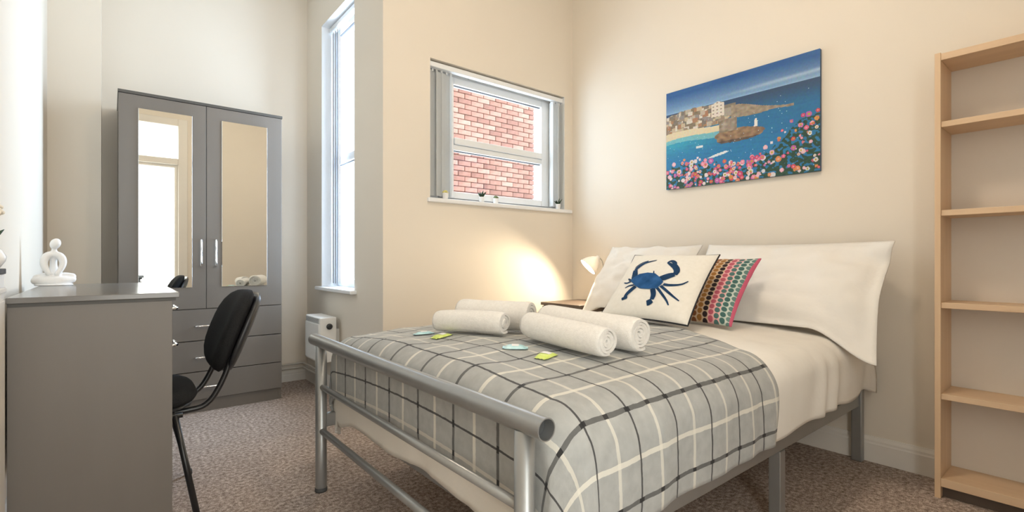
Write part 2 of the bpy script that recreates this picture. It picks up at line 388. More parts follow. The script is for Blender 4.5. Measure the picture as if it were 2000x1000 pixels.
def skirting(name, axis, face, sgn, a0, a1, h=0.125):
    """moulded skirting: profile of depth along sgn from wall face"""
    prof = [(0, 0), (.018, 0), (.018, h - .035), (.015, h - .028), (.015, h - .018), (.008, h - .006), (.006, h), (0, h)]
    bm = bmesh.new(); ends = []
    for a in (a0, a1):
        ends.append([bm.verts.new(((a, face + sgn * d, z) if axis == 'x' else (face + sgn * d, a, z))) for d, z in prof])
    n = len(prof)
    for k in range(n): bm.faces.new((ends[0][k], ends[0][(k + 1) % n], ends[1][(k + 1) % n], ends[1][k]))
    bm.faces.new(ends[0][::-1]); bm.faces.new(ends[1])
    return struct(obj(name, bm, 'skirting'))
skirting('baseboard_right', 'y', XB, -1, YREAR, YW)
skirting('baseboard_far', 'x', YW, -1, XR - .018, XB)
skirting('baseboard_alcove', 'y', XR, -1, YW, YK)
skirting('baseboard_back', 'x', YK, -1, -.046, XR, 0.088)
skirting('baseboard_left', 'y', XL, 1, YREAR, 4.10)

# ------------------------------------------------------------------ far window (brick view)
w1 = struct_empty('window_1', (2.2, YW + .12, 1.40))
x0, x1, z0, z1 = W1; fy0, fy1 = YW + .115, YW + .175
for nm, b in (('frame_jamb', (x0, 1.735, fy0, fy1, z0, z1)), ('frame_jamb', (2.765, x1, fy0, fy1, z0, z1)),
              ('frame_head', (1.735, 2.765, fy0, fy1, 2.275, z1)), ('frame_sill', (1.735, 2.765, fy0, fy1, z0, 1.425))):
    box(nm, b, 'upvc', w1, 0.006)
sy0, sy1 = fy0 - .014, fy1 - .01
for nm, b in (('sash_stile', (1.737, 1.854, sy0, sy1, 1.427, 2.273)), ('sash_stile', (2.682, 2.763, sy0, sy1, 1.427, 2.273)),
              ('sash_rail', (1.854, 2.682, sy0, sy1, 2.222, 2.273)), ('sash_rail', (1.854, 2.682, sy0, sy1, 1.427, 1.474)),
              ('meeting_rail', (1.854, 2.682, sy0 - .012, sy1, 1.803, 1.850)), ('meeting_rail', (1.854, 2.682, sy0, sy1, 1.764, 1.803))):
    box(nm, b, 'upvc', w1, 0.006)
for za, zb in ((1.474, 1.764), (1.850, 2.222)):
    pn = box('pane', (1.850, 2.686, fy0 + .022, fy0 + .028, za - .004, zb + .004), 'glass', w1)
    gk = bmesh.new()
    bbox(gk, 1.854, 2.682, fy0 + .006, fy0 + .02, zb - .005, zb); bbox(gk, 1.854, 2.682, fy0 + .006, fy0 + .02, za, za + .003)
    obj('gasket', gk, 'gasket', pn)
tv = box('trickle_vent', (1.98, 2.46, fy0 - .012, fy0 + .004, 2.283, 2.303), 'upvc', w1, 0.003)
box('vent_slider', (2.20, 2.235, fy0 - .016, fy0 - .010, 2.286, 2.300), 'upvc', tv, 0.002)
box('sill_board', (1.585, 2.912, YW - .022, fy0, 1.374, 1.402), 'reveal', w1, 0.006)
for nm, b in (('reveal_lining', (x1 - .002, x1 + .004, YW + .001, fy0, z0, z1)), ('reveal_lining', (x0 - .004, x0 + .002, YW + .001, fy0, z0, z1))):
    box(nm, b, 'reveal', w1)

def vertical_blind(name, label, head, slats, zs, m_slat):
    """head: box, slats: list of (position, angle) with slat width along a turned axis"""
    t = thing(name, label, 'blind', ((head[0] + head[1]) / 2, (head[2] + head[3]) / 2, zs[0]))
    box('headrail', head, 'upvc', t, 0.004)
    for (px, py, ang, wid) in slats:
        bm = bmesh.new()
        prof = [(-wid / 2, 0), (-wid / 4, .003), (0, .004), (wid / 4, .003), (wid / 2, 0)]
        vs = []
        for zz in (zs[0], zs[1]):
            vs.append([bm.verts.new((px + a * cos(ang) - b * sin(ang), py + a * sin(ang) + b * cos(ang), zz)) for a, b in prof + [(a, b + .0016) for a, b in prof[::-1]]])
        n = len(vs[0])
        for k in range(n): bm.faces.new((vs[0][k], vs[0][(k + 1) % n], vs[1][(k + 1) % n], vs[1][k]))
        bm.faces.new(vs[0][::-1]); bm.faces.new(vs[1])
        s = obj('slat', bm, m_slat, t)
        box('hanger', (px - .006, px + .006, py - .004, py + .004, zs[1] - .004, zs[1] + .022), 'upvc', s, 0.002)
    return t
rad = radians
vertical_blind('vertical_blind', 'white vertical blind drawn open across the window facing the brick wall', (1.612, 2.838, YW + .018, YW + .058, 2.268, 2.302),
    [(1.655, YW + .05, rad(22), .085), (1.690, YW + .056, rad(60), .085), (1.725, YW + .052, rad(14), .088), (1.765, YW + .054, rad(12), .088), (1.795, YW + .05, rad(70), .085),
     (2.735, YW + .045, rad(68), .085), (2.770, YW + .048, rad(-62), .085), (2.795, YW + .045, rad(66), .085), (2.822, YW + .045, rad(-70), .08)], (1.425, 2.255), 'slat')

# ------------------------------------------------------------------ tall window in the alcove
w2 = struct_empty('window_2', (XR + .12, 3.6, .79))
y0, y1, z0, z1 = W2; fx0, fx1 = XR + .118, XR + .178
for nm, b in (('frame_jamb', (fx0, fx1, y0, y0 + .06, z0, z1)), ('frame_jamb', (fx0, fx1, y1 - .06, y1, z0, z1)),
              ('frame_head', (fx0, fx1, y0 + .06, y1 - .06, z1 - .06, z1)), ('frame_sill', (fx0, fx1, y0 + .06, y1 - .06, z0, z0 + .06)),
              ('meeting_rail', (fx0 - .012, fx1, y0 + .06, y1 - .06, 1.745, 1.805))):
    box(nm, b, 'upvc', w2, 0.006)
for za, zb in ((z0 + .06, 1.745), (1.805, z1 - .06)):
    pn = box('pane', (fx0 + .022, fx0 + .028, y0 + .055, y1 - .055, za - .004, zb + .004), 'glass', w2)
    gk = bmesh.new(); bbox(gk, fx0 + .006, fx0 + .02, y0 + .06, y1 - .06, zb - .006, zb); obj('gasket', gk, 'gasket', pn)
box('sill_board', (XR - .045, fx0, y0 - .04, y1 + .03, .765, .792), 'reveal', w2, 0.007)
box('reveal_lining', (XR + .001, fx0, y1 - .003, y1 + .004, z0, z1), 'reveal', w2)
box('reveal_lining', (XR + .001, fx0, y0 - .004, y0 + .003, z0, z1), 'reveal', w2)
box('reveal_lining', (XR + .001, fx0, y0, y1, z1 - .003, z1 + .004), 'reveal', w2)
vertical_blind('vertical_blind', 'white vertical blind gathered to the side of the tall alcove window', (XR + .055, XR + .095, y0 + .012, y1 - .012, 2.785, 2.818),
    [(XR + .074 + .004 * k, y1 - .055 - .038 * k, rad(78 - 2 * k), .085) for k in range(4)], (.815, 2.772), 'slatshaded')

# ------------------------------------------------------------------ glazed door with fanlight (behind the camera, seen in the wardrobe mirror)
d1 = struct_empty('door_1', (.28, YREAR - .06, 0))
dy0, dy1 = YREAR - .11, YREAR + .012
for nm, b in (('door_jamb', (-.26, -.16, dy0, dy1, 0, 2.93)), ('door_jamb', (.72, .83, dy0, dy1, 0, 2.93)), ('door_head', (-.16, .72, dy0, dy1, 2.83, 2.93)),
              ('transom', (-.16, .72, dy0, dy1, 2.30, 2.385))):
    box(nm, b, 'skirting', d1, 0.008)
lf = box('door_leaf_stile', (-.16, -.06, YREAR - .075, YREAR - .03, .01, 2.30), 'skirting', d1, .004)
box('door_leaf_stile', (.68, .72, YREAR - .075, YREAR - .03, .01, 2.30), 'skirting', d1, .004)
box('door_leaf_rail', (-.06, .68, YREAR - .075, YREAR - .03, .01, .22), 'skirting', d1, .004)
box('door_leaf_rail', (-.06, .68, YREAR - .075, YREAR - .03, 2.26, 2.30), 'skirting', d1, .004)
box('pane', (-.062, .682, YREAR - .056, YREAR - .05, .215, 2.265), 'glass', d1)
box('pane', (-.16, .72, YREAR - .056, YREAR - .05, 2.385, 2.83), 'glass', d1)
tube('door_handle', [(-.11, YREAR - .03, 1.02), (-.11, YREAR + .02, 1.02), (0.0, YREAR + .022, 1.02)], .009, 'chrome', lf, smooth_path=1)

# ------------------------------------------------------------------ brick wall of the next house
bw = struct_empty('wall_neighbour', (3.9, 6.1, -.5))
box('mortar_bed', (3.0, 5.335, 6.012, 6.22, -.5, 5.2), 'mortar', bw)
random.seed(5)
pb = bbox(bmesh.new(), -.107, .107, -.03, .02, -.0325, .0325, .004, 1)
pme = bpy.data.meshes.new('brick'); bmesh.ops.recalc_face_normals(pb, faces=pb.faces); pb.to_mesh(pme); pb.free(); pme.materials.append(M['brick'])
hb = bbox(bmesh.new(), -.0505, .0505, -.03, .02, -.0325, .0325, .004, 1)
hme = bpy.data.meshes.new('brick_header'); bmesh.ops.recalc_face_normals(hb, faces=hb.faces); hb.to_mesh(hme); hb.free(); hme.materials.append(M['brick'])
nb = 0
for r in range(28):
    z = 1.72 + r * .075
    x = 5.330
    if r % 2:
        spec = [(hme, .101)] + [(pme, .214)] * 9
    else:
        spec = [(pme, .214)] * 10
    for me_, wd in spec:
        o = bpy.data.objects.new('brick', me_); COL.objects.link(o)
        o.location = (x - wd / 2, 6.0 + random.uniform(-.006, .004), z)
        o.parent = bw; o.matrix_parent_inverse = Matrix.Translation((-3.9, -6.1, .5))
        x -= wd + .011; nb += 1

# ------------------------------------------------------------------ wardrobe
t = thing('wardrobe', 'tall grey two-door wardrobe with long mirrors and three drawers below', 'wardrobe', (.49, 4.03, 0))
wx0, wx1, wy, wyb, wh = .036, .952, 3.778, 4.285, 2.026
fy = wy + .019
bm = bmesh.new()
bbox(bm, wx0, wx0 + .018, fy, wyb, 0, wh - .018); bbox(bm, wx1 - .018, wx1, fy, wyb, 0, wh - .018)
bbox(bm, wx0 + .018, wx1 - .018, wyb - .006, wyb, .08, wh - .018)
bbox(bm, wx0 + .018, wx1 - .018, fy, wyb - .006, .664, .680); bbox(bm, wx0 + .018, wx1 - .018, fy, wyb - .006, .066, .080)
obj('carcass', bm, 'grey', t)
box('top_panel', (wx0 - .003, wx1 + .003, wy - .004, wyb, wh - .018, wh), 'greydark', t, .0015)
box('plinth', (wx0 + .018, wx1 - .018, fy + .004, fy + .022, 0, .066), 'grey', t)
def bow_handle(parent, p0, p1, out, r=.0055, bow=.028):
    p0, p1, out = Vector(p0), Vector(p1), Vector(out)
    d = p1 - p0
    pts = [p0, p0 + out * bow * .8, p0 + d * .18 + out * bow, p0 + d * .5 + out * bow * .78, p1 - d * .18 + out * bow, p1 + out * bow * .8, p1]
    return tube('handle', pts, [r * .8, r, r * 1.3, r * 1.0, r * 1.3, r, r * .8], 'chrome', parent, smooth_path=2, seg=10)
zsplit = .488
for (a, b, mx0, mx1, hx) in ((wx0 + .001, zsplit - .0015, .131, .410, .457), (zsplit + .0015, wx1 - .001, .576, .855, .540)):
    dr = box('door', (a, b, wy, wy + .018, .679, wh - .020), 'grey', t, .0015)
    mi = box('mirror', (mx0, mx1, wy - .0045, wy - .0005, .818, 1.928), 'mirror', dr, .002, 1)
    bow_handle(dr, (hx, wy, .955), (hx, wy, 1.132), (0, -1, 0))
for (za, zb) in ((.472, .674), (.270, .467), (.085, .265)):
    dr = box('drawer', (wx0 + .001, wx1 - .001, wy, wy + .018, za, zb), 'grey', t, .0015)
    bow_handle(dr, (.425, wy, (za + zb) / 2 - .006), (.575, wy, (za + zb) / 2 - .006), (0, -1, 0))

# ------------------------------------------------------------------ desk with drawers
t = thing('desk', 'grey desk with overhanging top and end panel holding a white figurine', 'desk', (-.03, 2.58, 0))
ax0, ax1, ay0, ay1, ah = -.240, .180, 2.088, 3.08, .885
box('desk_top', (ax0 - .002, ax1 + .008, ay0 - .008, ay1 + .004, ah - .018, ah), 'greytop', t, .002)
box('top_rim', (ax0, ax1 - .002, ay0 + .001, ay1, ah - .0285, ah - .018), 'greydark', t)
box('end_panel', (ax0, ax1 - .012, ay0 + .003, ay0 + .021, 0, ah - .0285), 'grey', t, .001)
box('end_panel', (ax0, ax1 - .012, ay1 - .021, ay1 - .003, 0, ah - .0285), 'grey', t, .001)
box('back_panel', (ax0, ax0 + .016, ay0 + .021, ay1 - .021, .25, ah - .0285), 'grey', t)
box('drawer_divider', (ax0 + .016, ax1 - .03, 2.570, 2.588, .592, ah - .0285), 'grey', t)
box('drawer_base', (ax0 + .016, ax1 - .03, ay0 + .021, ay1 - .021, .576, .592), 'grey', t)
for ya, yb in ((ay0 + .023, 2.577), (2.581, ay1 - .023)):
    for za, zb in ((.735, .853), (.594, .731)):
        dr = box('drawer', (ax1 - .030, ax1 - .012, ya, yb, za, zb), 'grey', t, .0015)
        yc = ya + .235 if ya < 2.4 else yb - .235; zc = (za + zb) / 2 + (.018 if za > .7 else .008)
        bow_handle(dr, (ax1 - .012, yc - .06, zc), (ax1 - .012, yc + .06, zc), (1, 0, 0), bow=.032)

# ------------------------------------------------------------------ visitor chair
ct = thing('desk_chair', 'black fabric chair on thin black metal legs tucked into the grey desk', 'chair', (.075, 2.47, 0))
CX, CY = .075, 2.47
def cp(x, y, z): return (CX + x, CY + y, z)
def pad(bm, fn, a, b, T, n=4.0, nu=28, nv=24, dome=.5):
    """superellipse cushion; fn maps (u,v,h) -> world. closed surface"""
    def disc(i, j, sgn):
        rho = (j / nv) ; th = 2 * pi * i / nu
        c, s_ = cos(th), sin(th)
        k = (abs(c) ** n + abs(s_) ** n) ** (-1 / n)
        e = rho
        h = T * (max(0.0, 1 - e ** 5)) ** .5 if sgn > 0 else -T * dome * (max(0.0, 1 - e ** 5)) ** .5
        return fn(a * c * k * e, b * s_ * k * e, h)
    for sgn in (1, -1):
        vs = [[bm.verts.new(disc(i, j, sgn)) for j in range(1, nv + 1)] for i in range(nu)]
        ctr = bm.verts.new(disc(0, 0, sgn))
        for i in range(nu):
            i2 = (i + 1) % nu
            f = bm.faces.new((ctr, vs[i][0], vs[i2][0])); f.smooth = True
            for j in range(nv - 1):
                f = bm.faces.new((vs[i][j], vs[i][j + 1], vs[i2][j + 1], vs[i2][j])); f.smooth = True
    bmesh.ops.remove_doubles(bm, verts=bm.verts, dist=1e-5)
    return bm
obj('seat', pad(bmesh.new(), lambda u, v, h: cp(-.01 + u, v, .452 + h + .01 * (u / .2) ** 2 * (1 if u < 0 else .4)), .215, .225, .052, 3.4, dome=.75), 'black', ct)
obj('seat_pan', pad(bmesh.new(), lambda u, v, h: cp(-.01 + u, v, .420 + h), .195, .205, .016, 4, nv=8, dome=.9), 'shell', ct)
bx_ = Vector((.140, 0, .36)).normalized(); bn = Vector((-bx_.z, 0, bx_.x))      # back up direction and front normal
bc = Vector(cp(.358, 0, .688))
def backfn(off):
    def f(u, v, h):
        bend = .030 * (u / .2) ** 2                # wraps slightly towards the sitter
        return bc + Vector((0, u, 0)) + bx_ * v + bn * (h + off + bend)
    return f
bk = obj('backrest', pad(bmesh.new(), backfn(.012), .218, .184, .050, 2.9, dome=.35), 'black', ct)
obj('back_shell', pad(bmesh.new(), backfn(-.018), .212, .183, .016, 2.9, nv=10, dome=1.3), 'shell', bk)
for s in (-1, 1):
    tube('back_stem', [cp(-.10, s * .12, .402), cp(.17, s * .13, .396), cp(.235, s * .135, .410), cp(.285, s * .14, .500), cp(.318, s * .14, .60)], .011, 'blackmetal', ct, smooth_path=2, seg=10)
    for sx, nm in ((.195, 'leg'), (-.205, 'leg')):
        top = cp(.115 if sx > 0 else -.13, s * .20, .405); ft = cp(sx + (.012 * s if sx > 0 else 0), s * .258, .012)
        lg = tube(nm, [top, ft], .0115, 'blackmetal', ct, seg=10)
        lathe('foot_cap', [(.014, 0), (.015, .004), (.013, .022)], 'shell', lg, seg=12, origin=(ft[0], ft[1], 0.0))
    tube('side_rail', [cp(-.15, s * .20, .402), cp(.14, s * .20, .402)], .010, 'blackmetal', ct, seg=8)
for sx in (-.12, .11):
    tube('cross_rail', [cp(sx, -.20, .402), cp(sx, .20, .402)], .010, 'blackmetal', ct, seg=8)

# ------------------------------------------------------------------ bed frame
FX = .706
t = thing('bed_frame', 'silver metal tube bed frame with open ended top rail at foot', 'bed', (1.8, 1.49, 0))
bm = bmesh.new()
blathe(bm, [(.025, 0), (.025, 1.52)], 28, (FX, .751, .644), (0, 1, 0), False, False)
blathe(bm, [(.0225, 0), (.0225, 1.52)], 28, (FX, .751, .644), (0, 1, 0), False, False)
blathe(bm, [(.0225, 0), (.025, 0)], 28, (FX, .751, .644), (0, 1, 0), False, False)
blathe(bm, [(.0225, 1.52), (.025, 1.52)], 28, (FX, .751, .644), (0, 1, 0), False, False)
tr = obj('top_rail', bm, 'silver', t)
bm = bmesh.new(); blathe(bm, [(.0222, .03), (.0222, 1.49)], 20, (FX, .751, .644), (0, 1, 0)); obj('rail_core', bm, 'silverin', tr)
for y in (.822, 2.172):
    lg = lathe('leg', [(.0225, 0.012), (.0235, .02), (.0235, .628)], 'silver', t, seg=24, origin=(FX, y, 0))
    lathe('foot_cap', [(.025, 0), (.026, .005), (.025, .016)], 'silverin', lg, seg=20, origin=(FX, y, 0))
tube('mid_rail', [(FX, .822, .452), (FX, 2.172, .452)], .0125, 'silver', t, seg=16)
tube('lower_rail', [(FX, .822, .262), (FX, 2.172, .262)], .0135, 'silver', t, seg=16)
for y in (.80, 2.16):
    box('side_rail', (FX + .01, 2.895, y, y + .028, .275, .332), 'silver', t, .004)
    for x in (1.95,): box('leg', (x, x + .045, y - .005, y + .040, 0, .276), 'silver', t, .004)
    hd = box('leg', (2.868, 2.908, y - .010, y + .036, 0, .56), 'silver', t, .005)
box('head_rail', (2.873, 2.903, .83, 2.155, .40, .45), 'silver', t, .004)
box('centre_rail', (.83, 2.88, 1.475, 1.505, .27, .31), 'silver', t)
for k in range(13):
    xs = .80 + k * .165
    box('slat', (xs, xs + .06, .828, 2.16, .318, .330), 'pineh', t)
box('foot_cross_bar', (.80, .83, .83, 2.16, .285, .316), 'silver', t, .004)

mt = tag(box('mattress', (.80, 2.865, .84, 2.13, .333, .575), 'mattress', None, .05, 4), 'thick white mattress lying on the silver bed frame under the bedding', 'mattress')

# ------------------------------------------------------------------ bedding
YC, HA, RS = 1.485, .63, .11
XF, RF = .842, .085
def arc(e, r):
    if e <= 0: return 0.0, 0.0
    th = e / r
    if th < pi / 2: return r * sin(th), r * (1 - cos(th))
    return r, r + (e - r * pi / 2)
def nz(x, y, z=0.0): return noise.noise(Vector((x, y, z)))
def smooth(a, b, x):
    t_ = min(1, max(0, (x - a) / (b - a))); return t_ * t_ * (3 - 2 * t_)
def cloth0(p, q):
    ex = max(0.0, XF - p); ey = max(0.0, abs(q) - HA)
    e_ = sqrt(ex * ex + ey * ey); cph, sph = (ex / e_, ey / e_) if e_ > 0 else (1.0, 0.0)
    rr = RF * cph * cph + RS * sph * sph
    o_, down = arc(e_, rr); ox = RF * o_ / rr * cph; oy = RS * o_ / rr * sph
    x = max(p, XF) - ox; sg = 1 if q >= 0 else -1
    y = YC + sg * (min(abs(q), HA) + oy)
    yy = min(abs(q), HA) / .7
    top = .652 + .036 * (1 - yy * yy) - .02 * smooth(2.35, 2.9, p) - .008 * smooth(1.15, .84, p)
    hang = smooth(.02, .16, down)
    # soft pillowy wrinkles on the top, vertical folds on the hanging sides
    w = .010 * nz(p * 3.1, q * 3.3, .3) + .006 * nz(p * 8, q * 7, 1.7) * (1 - .5 * hang)
    fold = .0085 * sin(p * 24 + 6.0 * nz(p * 2.6, 0, 5) + 5.5 * ey) * smooth(.05, .24, ey)
    fold *= (.35 + .65 * smooth(1.6, 2.0, p)) if ey > 0 else 1
    fold2 = .007 * sin(q * 24 + 4 * nz(q * 2, 1, 2)) * smooth(.05, .24, ex)
    belly = -.012 * sin(min(1, max(0, (down - .05) / .3)) * pi) * (1 if ex > 0 or ey > 0 else 0)
    return Vector((x, y, top - down)), w + fold + fold2 - belly * .6
def cloth(p, q, off, xmin=.7455):
    e = .004
    P, w = cloth0(p, q)
    a = cloth0(p + e, q)[0] - cloth0(p - e, q)[0]; b = cloth0(p, q + e)[0] - cloth0(p, q - e)[0]
    n = a.cross(b)
    if n.length < 1e-9: n = Vector((0, 0, 1))
    n.normalize()
    r = P + n * (w + off)
    r.x = max(r.x, xmin)
    return r
# white duvet
bm = bmesh.new()
def white(u, v):
    q0 = .985 if True else 0
    p = -0.0 + (.842 - .40) + u * (2.862 - .442)
    hem = .978 - .05 * smooth(2.45, 2.86, p) + .012 * nz(p * 4, 3, 7)
    q = -hem + v * 2 * hem
    pf = .842 - (.402 + .02 * nz(q * 3, 1, 4) + .03 * smooth(.45, .7, q) * smooth(.75, .6, q))
    p = pf + u * (2.862 - pf)
    k = cloth(p, q, 0.0, .764)
    if p > 2.60:                                   # rounded head end
        k.z -= .05 * smooth(2.70, 2.88, p)
    if k.z < .235: k.z = .235 + .2 * (k.z - .235)
    return k
bgrid(bm, white, 130, 130)
wd = obj('duvet', bm, 'linen', None, fix=False)
s = wd.modifiers.new('thickness', 'SOLIDIFY'); s.thickness = .012; s.offset = -1
tag(wd, 'plain white duvet draped over the bed below the plaid throw', 'duvet')
# plaid throw
bm = bmesh.new()
def plaid_pq(u, v):
    q = -1.0 + v * 2.0
    hem = .978 + .016 * nz(u * 5, 9, 2)
    q *= hem
    ph = .842 - (.295 + .012 * nz(q * 4, 2, 8))
    y = max(.74, YC + q)
    pe = 1.765 + .27 * smooth(.75, 1.45, y) + .012 * nz(q * 5, 4, 4) - .03 * smooth(.80, .97, -q)
    return ph + u * (pe - ph), q
def plaidf(u, v):
    p, q = plaid_pq(u, v)
    edge = min(u, 1 - u) * 1.2; edge = min(edge, .02) / .02
    k = cloth(p, q, .013 + .004 * edge)
    if k.z < .31: k.z = .31 + .2 * (k.z - .31)
    return k
bgrid(bm, plaidf, 130, 150, uvf=lambda u, v: ((lambda pq: (pq[0] - .825, pq[1] + YC - .97))(plaid_pq(u, v))))
pt = obj('plaid_throw', bm, 'plaid', None, fix=False)
s = pt.modifiers.new('thickness', 'SOLIDIFY'); s.thickness = .009; s.offset = -1
tag(pt, 'grey plaid throw with black and cream lines spread over the foot half', 'throw')
def bed_z(x, y): return cloth(x, y - YC, .018).z

# ------------------------------------------------------------------ pillows and cushions
def pillow_surface(C, U, V, N, a, b, T, flange=0.0, pinch=.07, droop=None, seed=0.0, wr=.010):
    def f(sgn, u, v, off=0.0):
        au, av = abs(u), abs(v)
        x = a * u * (1 - pinch * (1 - av ** 2.2)); y = b * v * (1 - pinch * (1 - au ** 2.2))
        iu = min(1, au / (1 - flange)); iv = min(1, av / (1 - flange))
        th = T * (max(0, 1 - iu ** 2.6) ** .55) * (max(0, 1 - iv ** 2.6) ** .55)
        w = wr * (nz(u * 2.2 + seed, v * 2.5, seed) + .5 * nz(u * 5 + seed, v * 5.5, seed + 3) - .55 * abs(nz(u * 3.1 + v * 1.4 + seed, v * 1.2 - u * .8, seed + 6))) * (min(1, th / (T * .3)))
        p = C + U * x + V * y + N * (sgn * (th + w + .003) + off * sgn)
        if droop: p = droop(p, u, v)
        return p
    return f
def pillow_bm(f, nu=44, nv=36):
    bm = bmesh.new(); uvl = bm.loops.layers.uv.new('UVMap')
    def ease(s): return s * 2 - 1
    for sgn in (1, -1):
        vs = [[bm.verts.new(f(sgn, ease(i / nu), ease(j / nv))) for j in range(nv + 1)] for i in range(nu + 1)]
        for i in range(nu):
            for j in range(nv):
                q = (vs[i][j], vs[i + 1][j], vs[i + 1][j + 1], vs[i][j + 1])
                fc = bm.faces.new(q if sgn > 0 else q[::-1]); fc.smooth = True
                cs = ((i, j), (i + 1, j), (i + 1, j + 1), (i, j + 1))
                if sgn < 0: cs = cs[::-1]
                for l, (a_, b_) in zip(fc.loops, cs): l[uvl].uv = (ease(a_ / nu), ease(b_ / nv))
    ring = [e for e in bm.edges if e.is_boundary]
    bmesh.ops.remove_doubles(bm, verts=list({v for e in ring for v in e.verts}), dist=.0005)
    # join front and back rims
    b = [e for e in bm.edges if e.is_boundary]
    if b: bmesh.ops.bridge_loops(bm, edges=b)
    return bm
YN = Vector((0, -1, 0))
def lean(dx, dz):
    V = Vector((dx, 0, dz)).normalized(); return V, Vector((-V.z, 0, V.x))
# near white pillow (flanged edges)
V, N = lean(.36, .37)
def droopR(p, u, v):
    k = smooth(.45, 1.0, u) * smooth(-.2, -1.0, v)
    p.z -= .125 * k; p.x += .02 * k
    k2 = smooth(.6, 1.0, u) * smooth(.4, 1.0, v); p.x -= .10 * k2; p.z -= .005 * k2
    p.x = min(p.x, XB - .006)
    return p
C = Vector((2.655, 1.105, .885))
obj1 = obj('pillow', pillow_bm(pillow_surface(C, YN, V, N, .475, .285, .085, .10, .05, droopR, 2.0, .022)), 'pillow', None, fix=False)
tag(obj1, 'white pillow with a flat flanged edge leaning behind the dotted cushion', 'pillow', 'white bed pillows')
# far white pillow
def droopL(p, u, v):
    k = smooth(.5, 1.0, -u) * smooth(-.2, -1.0, v); p.z -= .07 * k
    p.x = min(p.x, XB - .006); return p
V2, N2 = lean(.34, .39)
C = Vector((2.645, 1.955, .885))
obj2 = obj('pillow', pillow_bm(pillow_surface(C, YN, V2, N2, .350, .270, .10, .05, .05, droopL, 7.0, .026)), 'pillow', None, fix=False)
tag(obj2, 'white pillow behind the crab cushion, beside the bedside lamp', 'pillow', 'white bed pillows')
# dotted cushion
V, N = lean(.30, .31)
Cd = Vector((2.318, 1.325, .850))
fd = pillow_surface(Cd, Vector((.05, -1, 0)).normalized(), V, N, .225, .215, .055, 0, .06, None, 4.0, .005)
oc = obj('dotted_cushion', pillow_bm(fd, 36, 32), 'dots', None, fix=False)
tag(oc, 'small cushion with rows of brown, red and teal dots behind the crab cushion', 'cushion')
# crab cushion
BR = Vector((1.935, 1.170, .695)); BL = Vector((1.935, 1.65, .695)); VV = Vector((.33, .03, .31))
Cc = (BR + BL + VV) / 2; Uc = (BR - BL).normalized(); Vc = VV.normalized(); Nc = Uc.cross(Vc).normalized()
if Nc.x > 0: Nc = -Nc
Cc = Cc + Nc * .012 + Vector((0, 0, .009))
fc_ = pillow_surface(Cc, Uc, Vc, Nc, .245, .225, .055, 0, .05, None, 11.0, .005)
crab = obj('crab_cushion', pillow_bm(fc_, 40, 40), 'canvascloth', None, fix=False)
tag(crab, 'off-white cushion printed with a blue crab and edged in black piping', 'cushion')
loop = [(-1 + 2 * k / 16, -1) for k in range(16)] + [(1, -1 + 2 * k / 16) for k in range(16)] + [(1 - 2 * k / 16, 1) for k in range(16)] + [(-1, 1 - 2 * k / 16) for k in range(16)]
tube('piping', [fc_(1, u, v) - Nc * .003 for u, v in loop], .0042, 'piping', crab, seg=8, closed=True)
BODY = [(-0.543, -0.105), (-0.512, 0.002), (-0.405, 0.125), (-0.205, 0.166), (-0.007, 0.14), (0.149, 0.026), (0.286, -0.111), (0.256, -0.211), (0.207, -0.327), (0.036, -0.345), (-0.209, -0.331), (-0.352, -0.263)]
STROKES = [([(-0.48, -0.034), (-0.533, 0.128), (-0.586, 0.276)], 30, 22), ([(-0.586, 0.276), (-0.511, 0.458), (-0.407, 0.564), (-0.186, 0.651)], 24, 3), ([(-0.639, 0.37), (-0.553, 0.546), (-0.391, 0.619)], 5, 8), ([(0.172, -0.026), (0.288, 0.057), (0.451, 0.138)], 34, 26), ([(0.456, 0.128), (0.463, 0.274), (0.326, 0.435)], 20, 28), ([(0.341, 0.4), (0.309, 0.535), (0.184, 0.62), (0.121, 0.545)], 22, 10), ([(0.336, 0.382), (0.22, 0.476), (0.121, 0.545)], 20, 6), ([(-0.552, -0.087), (-0.652, -0.014)], 14, 4), ([(-0.528, -0.123), (-0.606, -0.176), (-0.724, -0.132)], 12, 4), ([(-0.391, -0.239), (-0.505, -0.264), (-0.595, -0.324)], 12, 4), ([(-0.329, -0.28), (-0.42, -0.402), (-0.469, -0.522), (-0.472, -0.624)], 20, 14), ([(-0.49, -0.591), (-0.457, -0.664)], 28, 24), ([(0.111, -0.328), (0.202, -0.491), (0.191, -0.621)], 24, 18), ([(0.202, -0.643), (0.141, -0.703), (0.099, -0.721)], 22, 28), ([(0.205, -0.294), (0.358, -0.439), (0.513, -0.595), (0.578, -0.702)], 14, 5), ([(0.263, -0.228), (0.514, -0.405), (0.751, -0.542)], 15, 5), ([(0.304, -0.178), (0.471, -0.195), (0.656, -0.12), (0.771, 0.015)], 16, 4), ([(-0.047, 0.141), (-0.081, 0.234)], 7, 3)]
OFF = .0022
bm = bmesh.new()
bcx = sum(p[0] for p in BODY) / len(BODY); bcy = sum(p[1] for p in BODY) / len(BODY)
pts = []
for k in range(len(BODY)):
    a, b = BODY[k], BODY[(k + 1) % len(BODY)]
    for j in range(4): pts.append((a[0] + (b[0] - a[0]) * j / 4, a[1] + (b[1] - a[1]) * j / 4))
rings = []
for r in range(1, 9):
    rings.append([bm.verts.new(fc_(1, bcx + (p[0] - bcx) * r / 8, bcy + (p[1] - bcy) * r / 8, OFF + .0012)) for p in pts])
cv = bm.verts.new(fc_(1, bcx, bcy, OFF + .0012)); n = len(pts)
for k in range(n): bm.faces.new((cv, rings[0][k], rings[0][(k + 1) % n]))
for a, b in zip(rings, rings[1:]):
    for k in range(n): bm.faces.new((a[k], b[k], b[(k + 1) % n], a[(k + 1) % n]))
for f in bm.faces: f.smooth = True
obj('crab_body_print', bm, 'crab', crab)
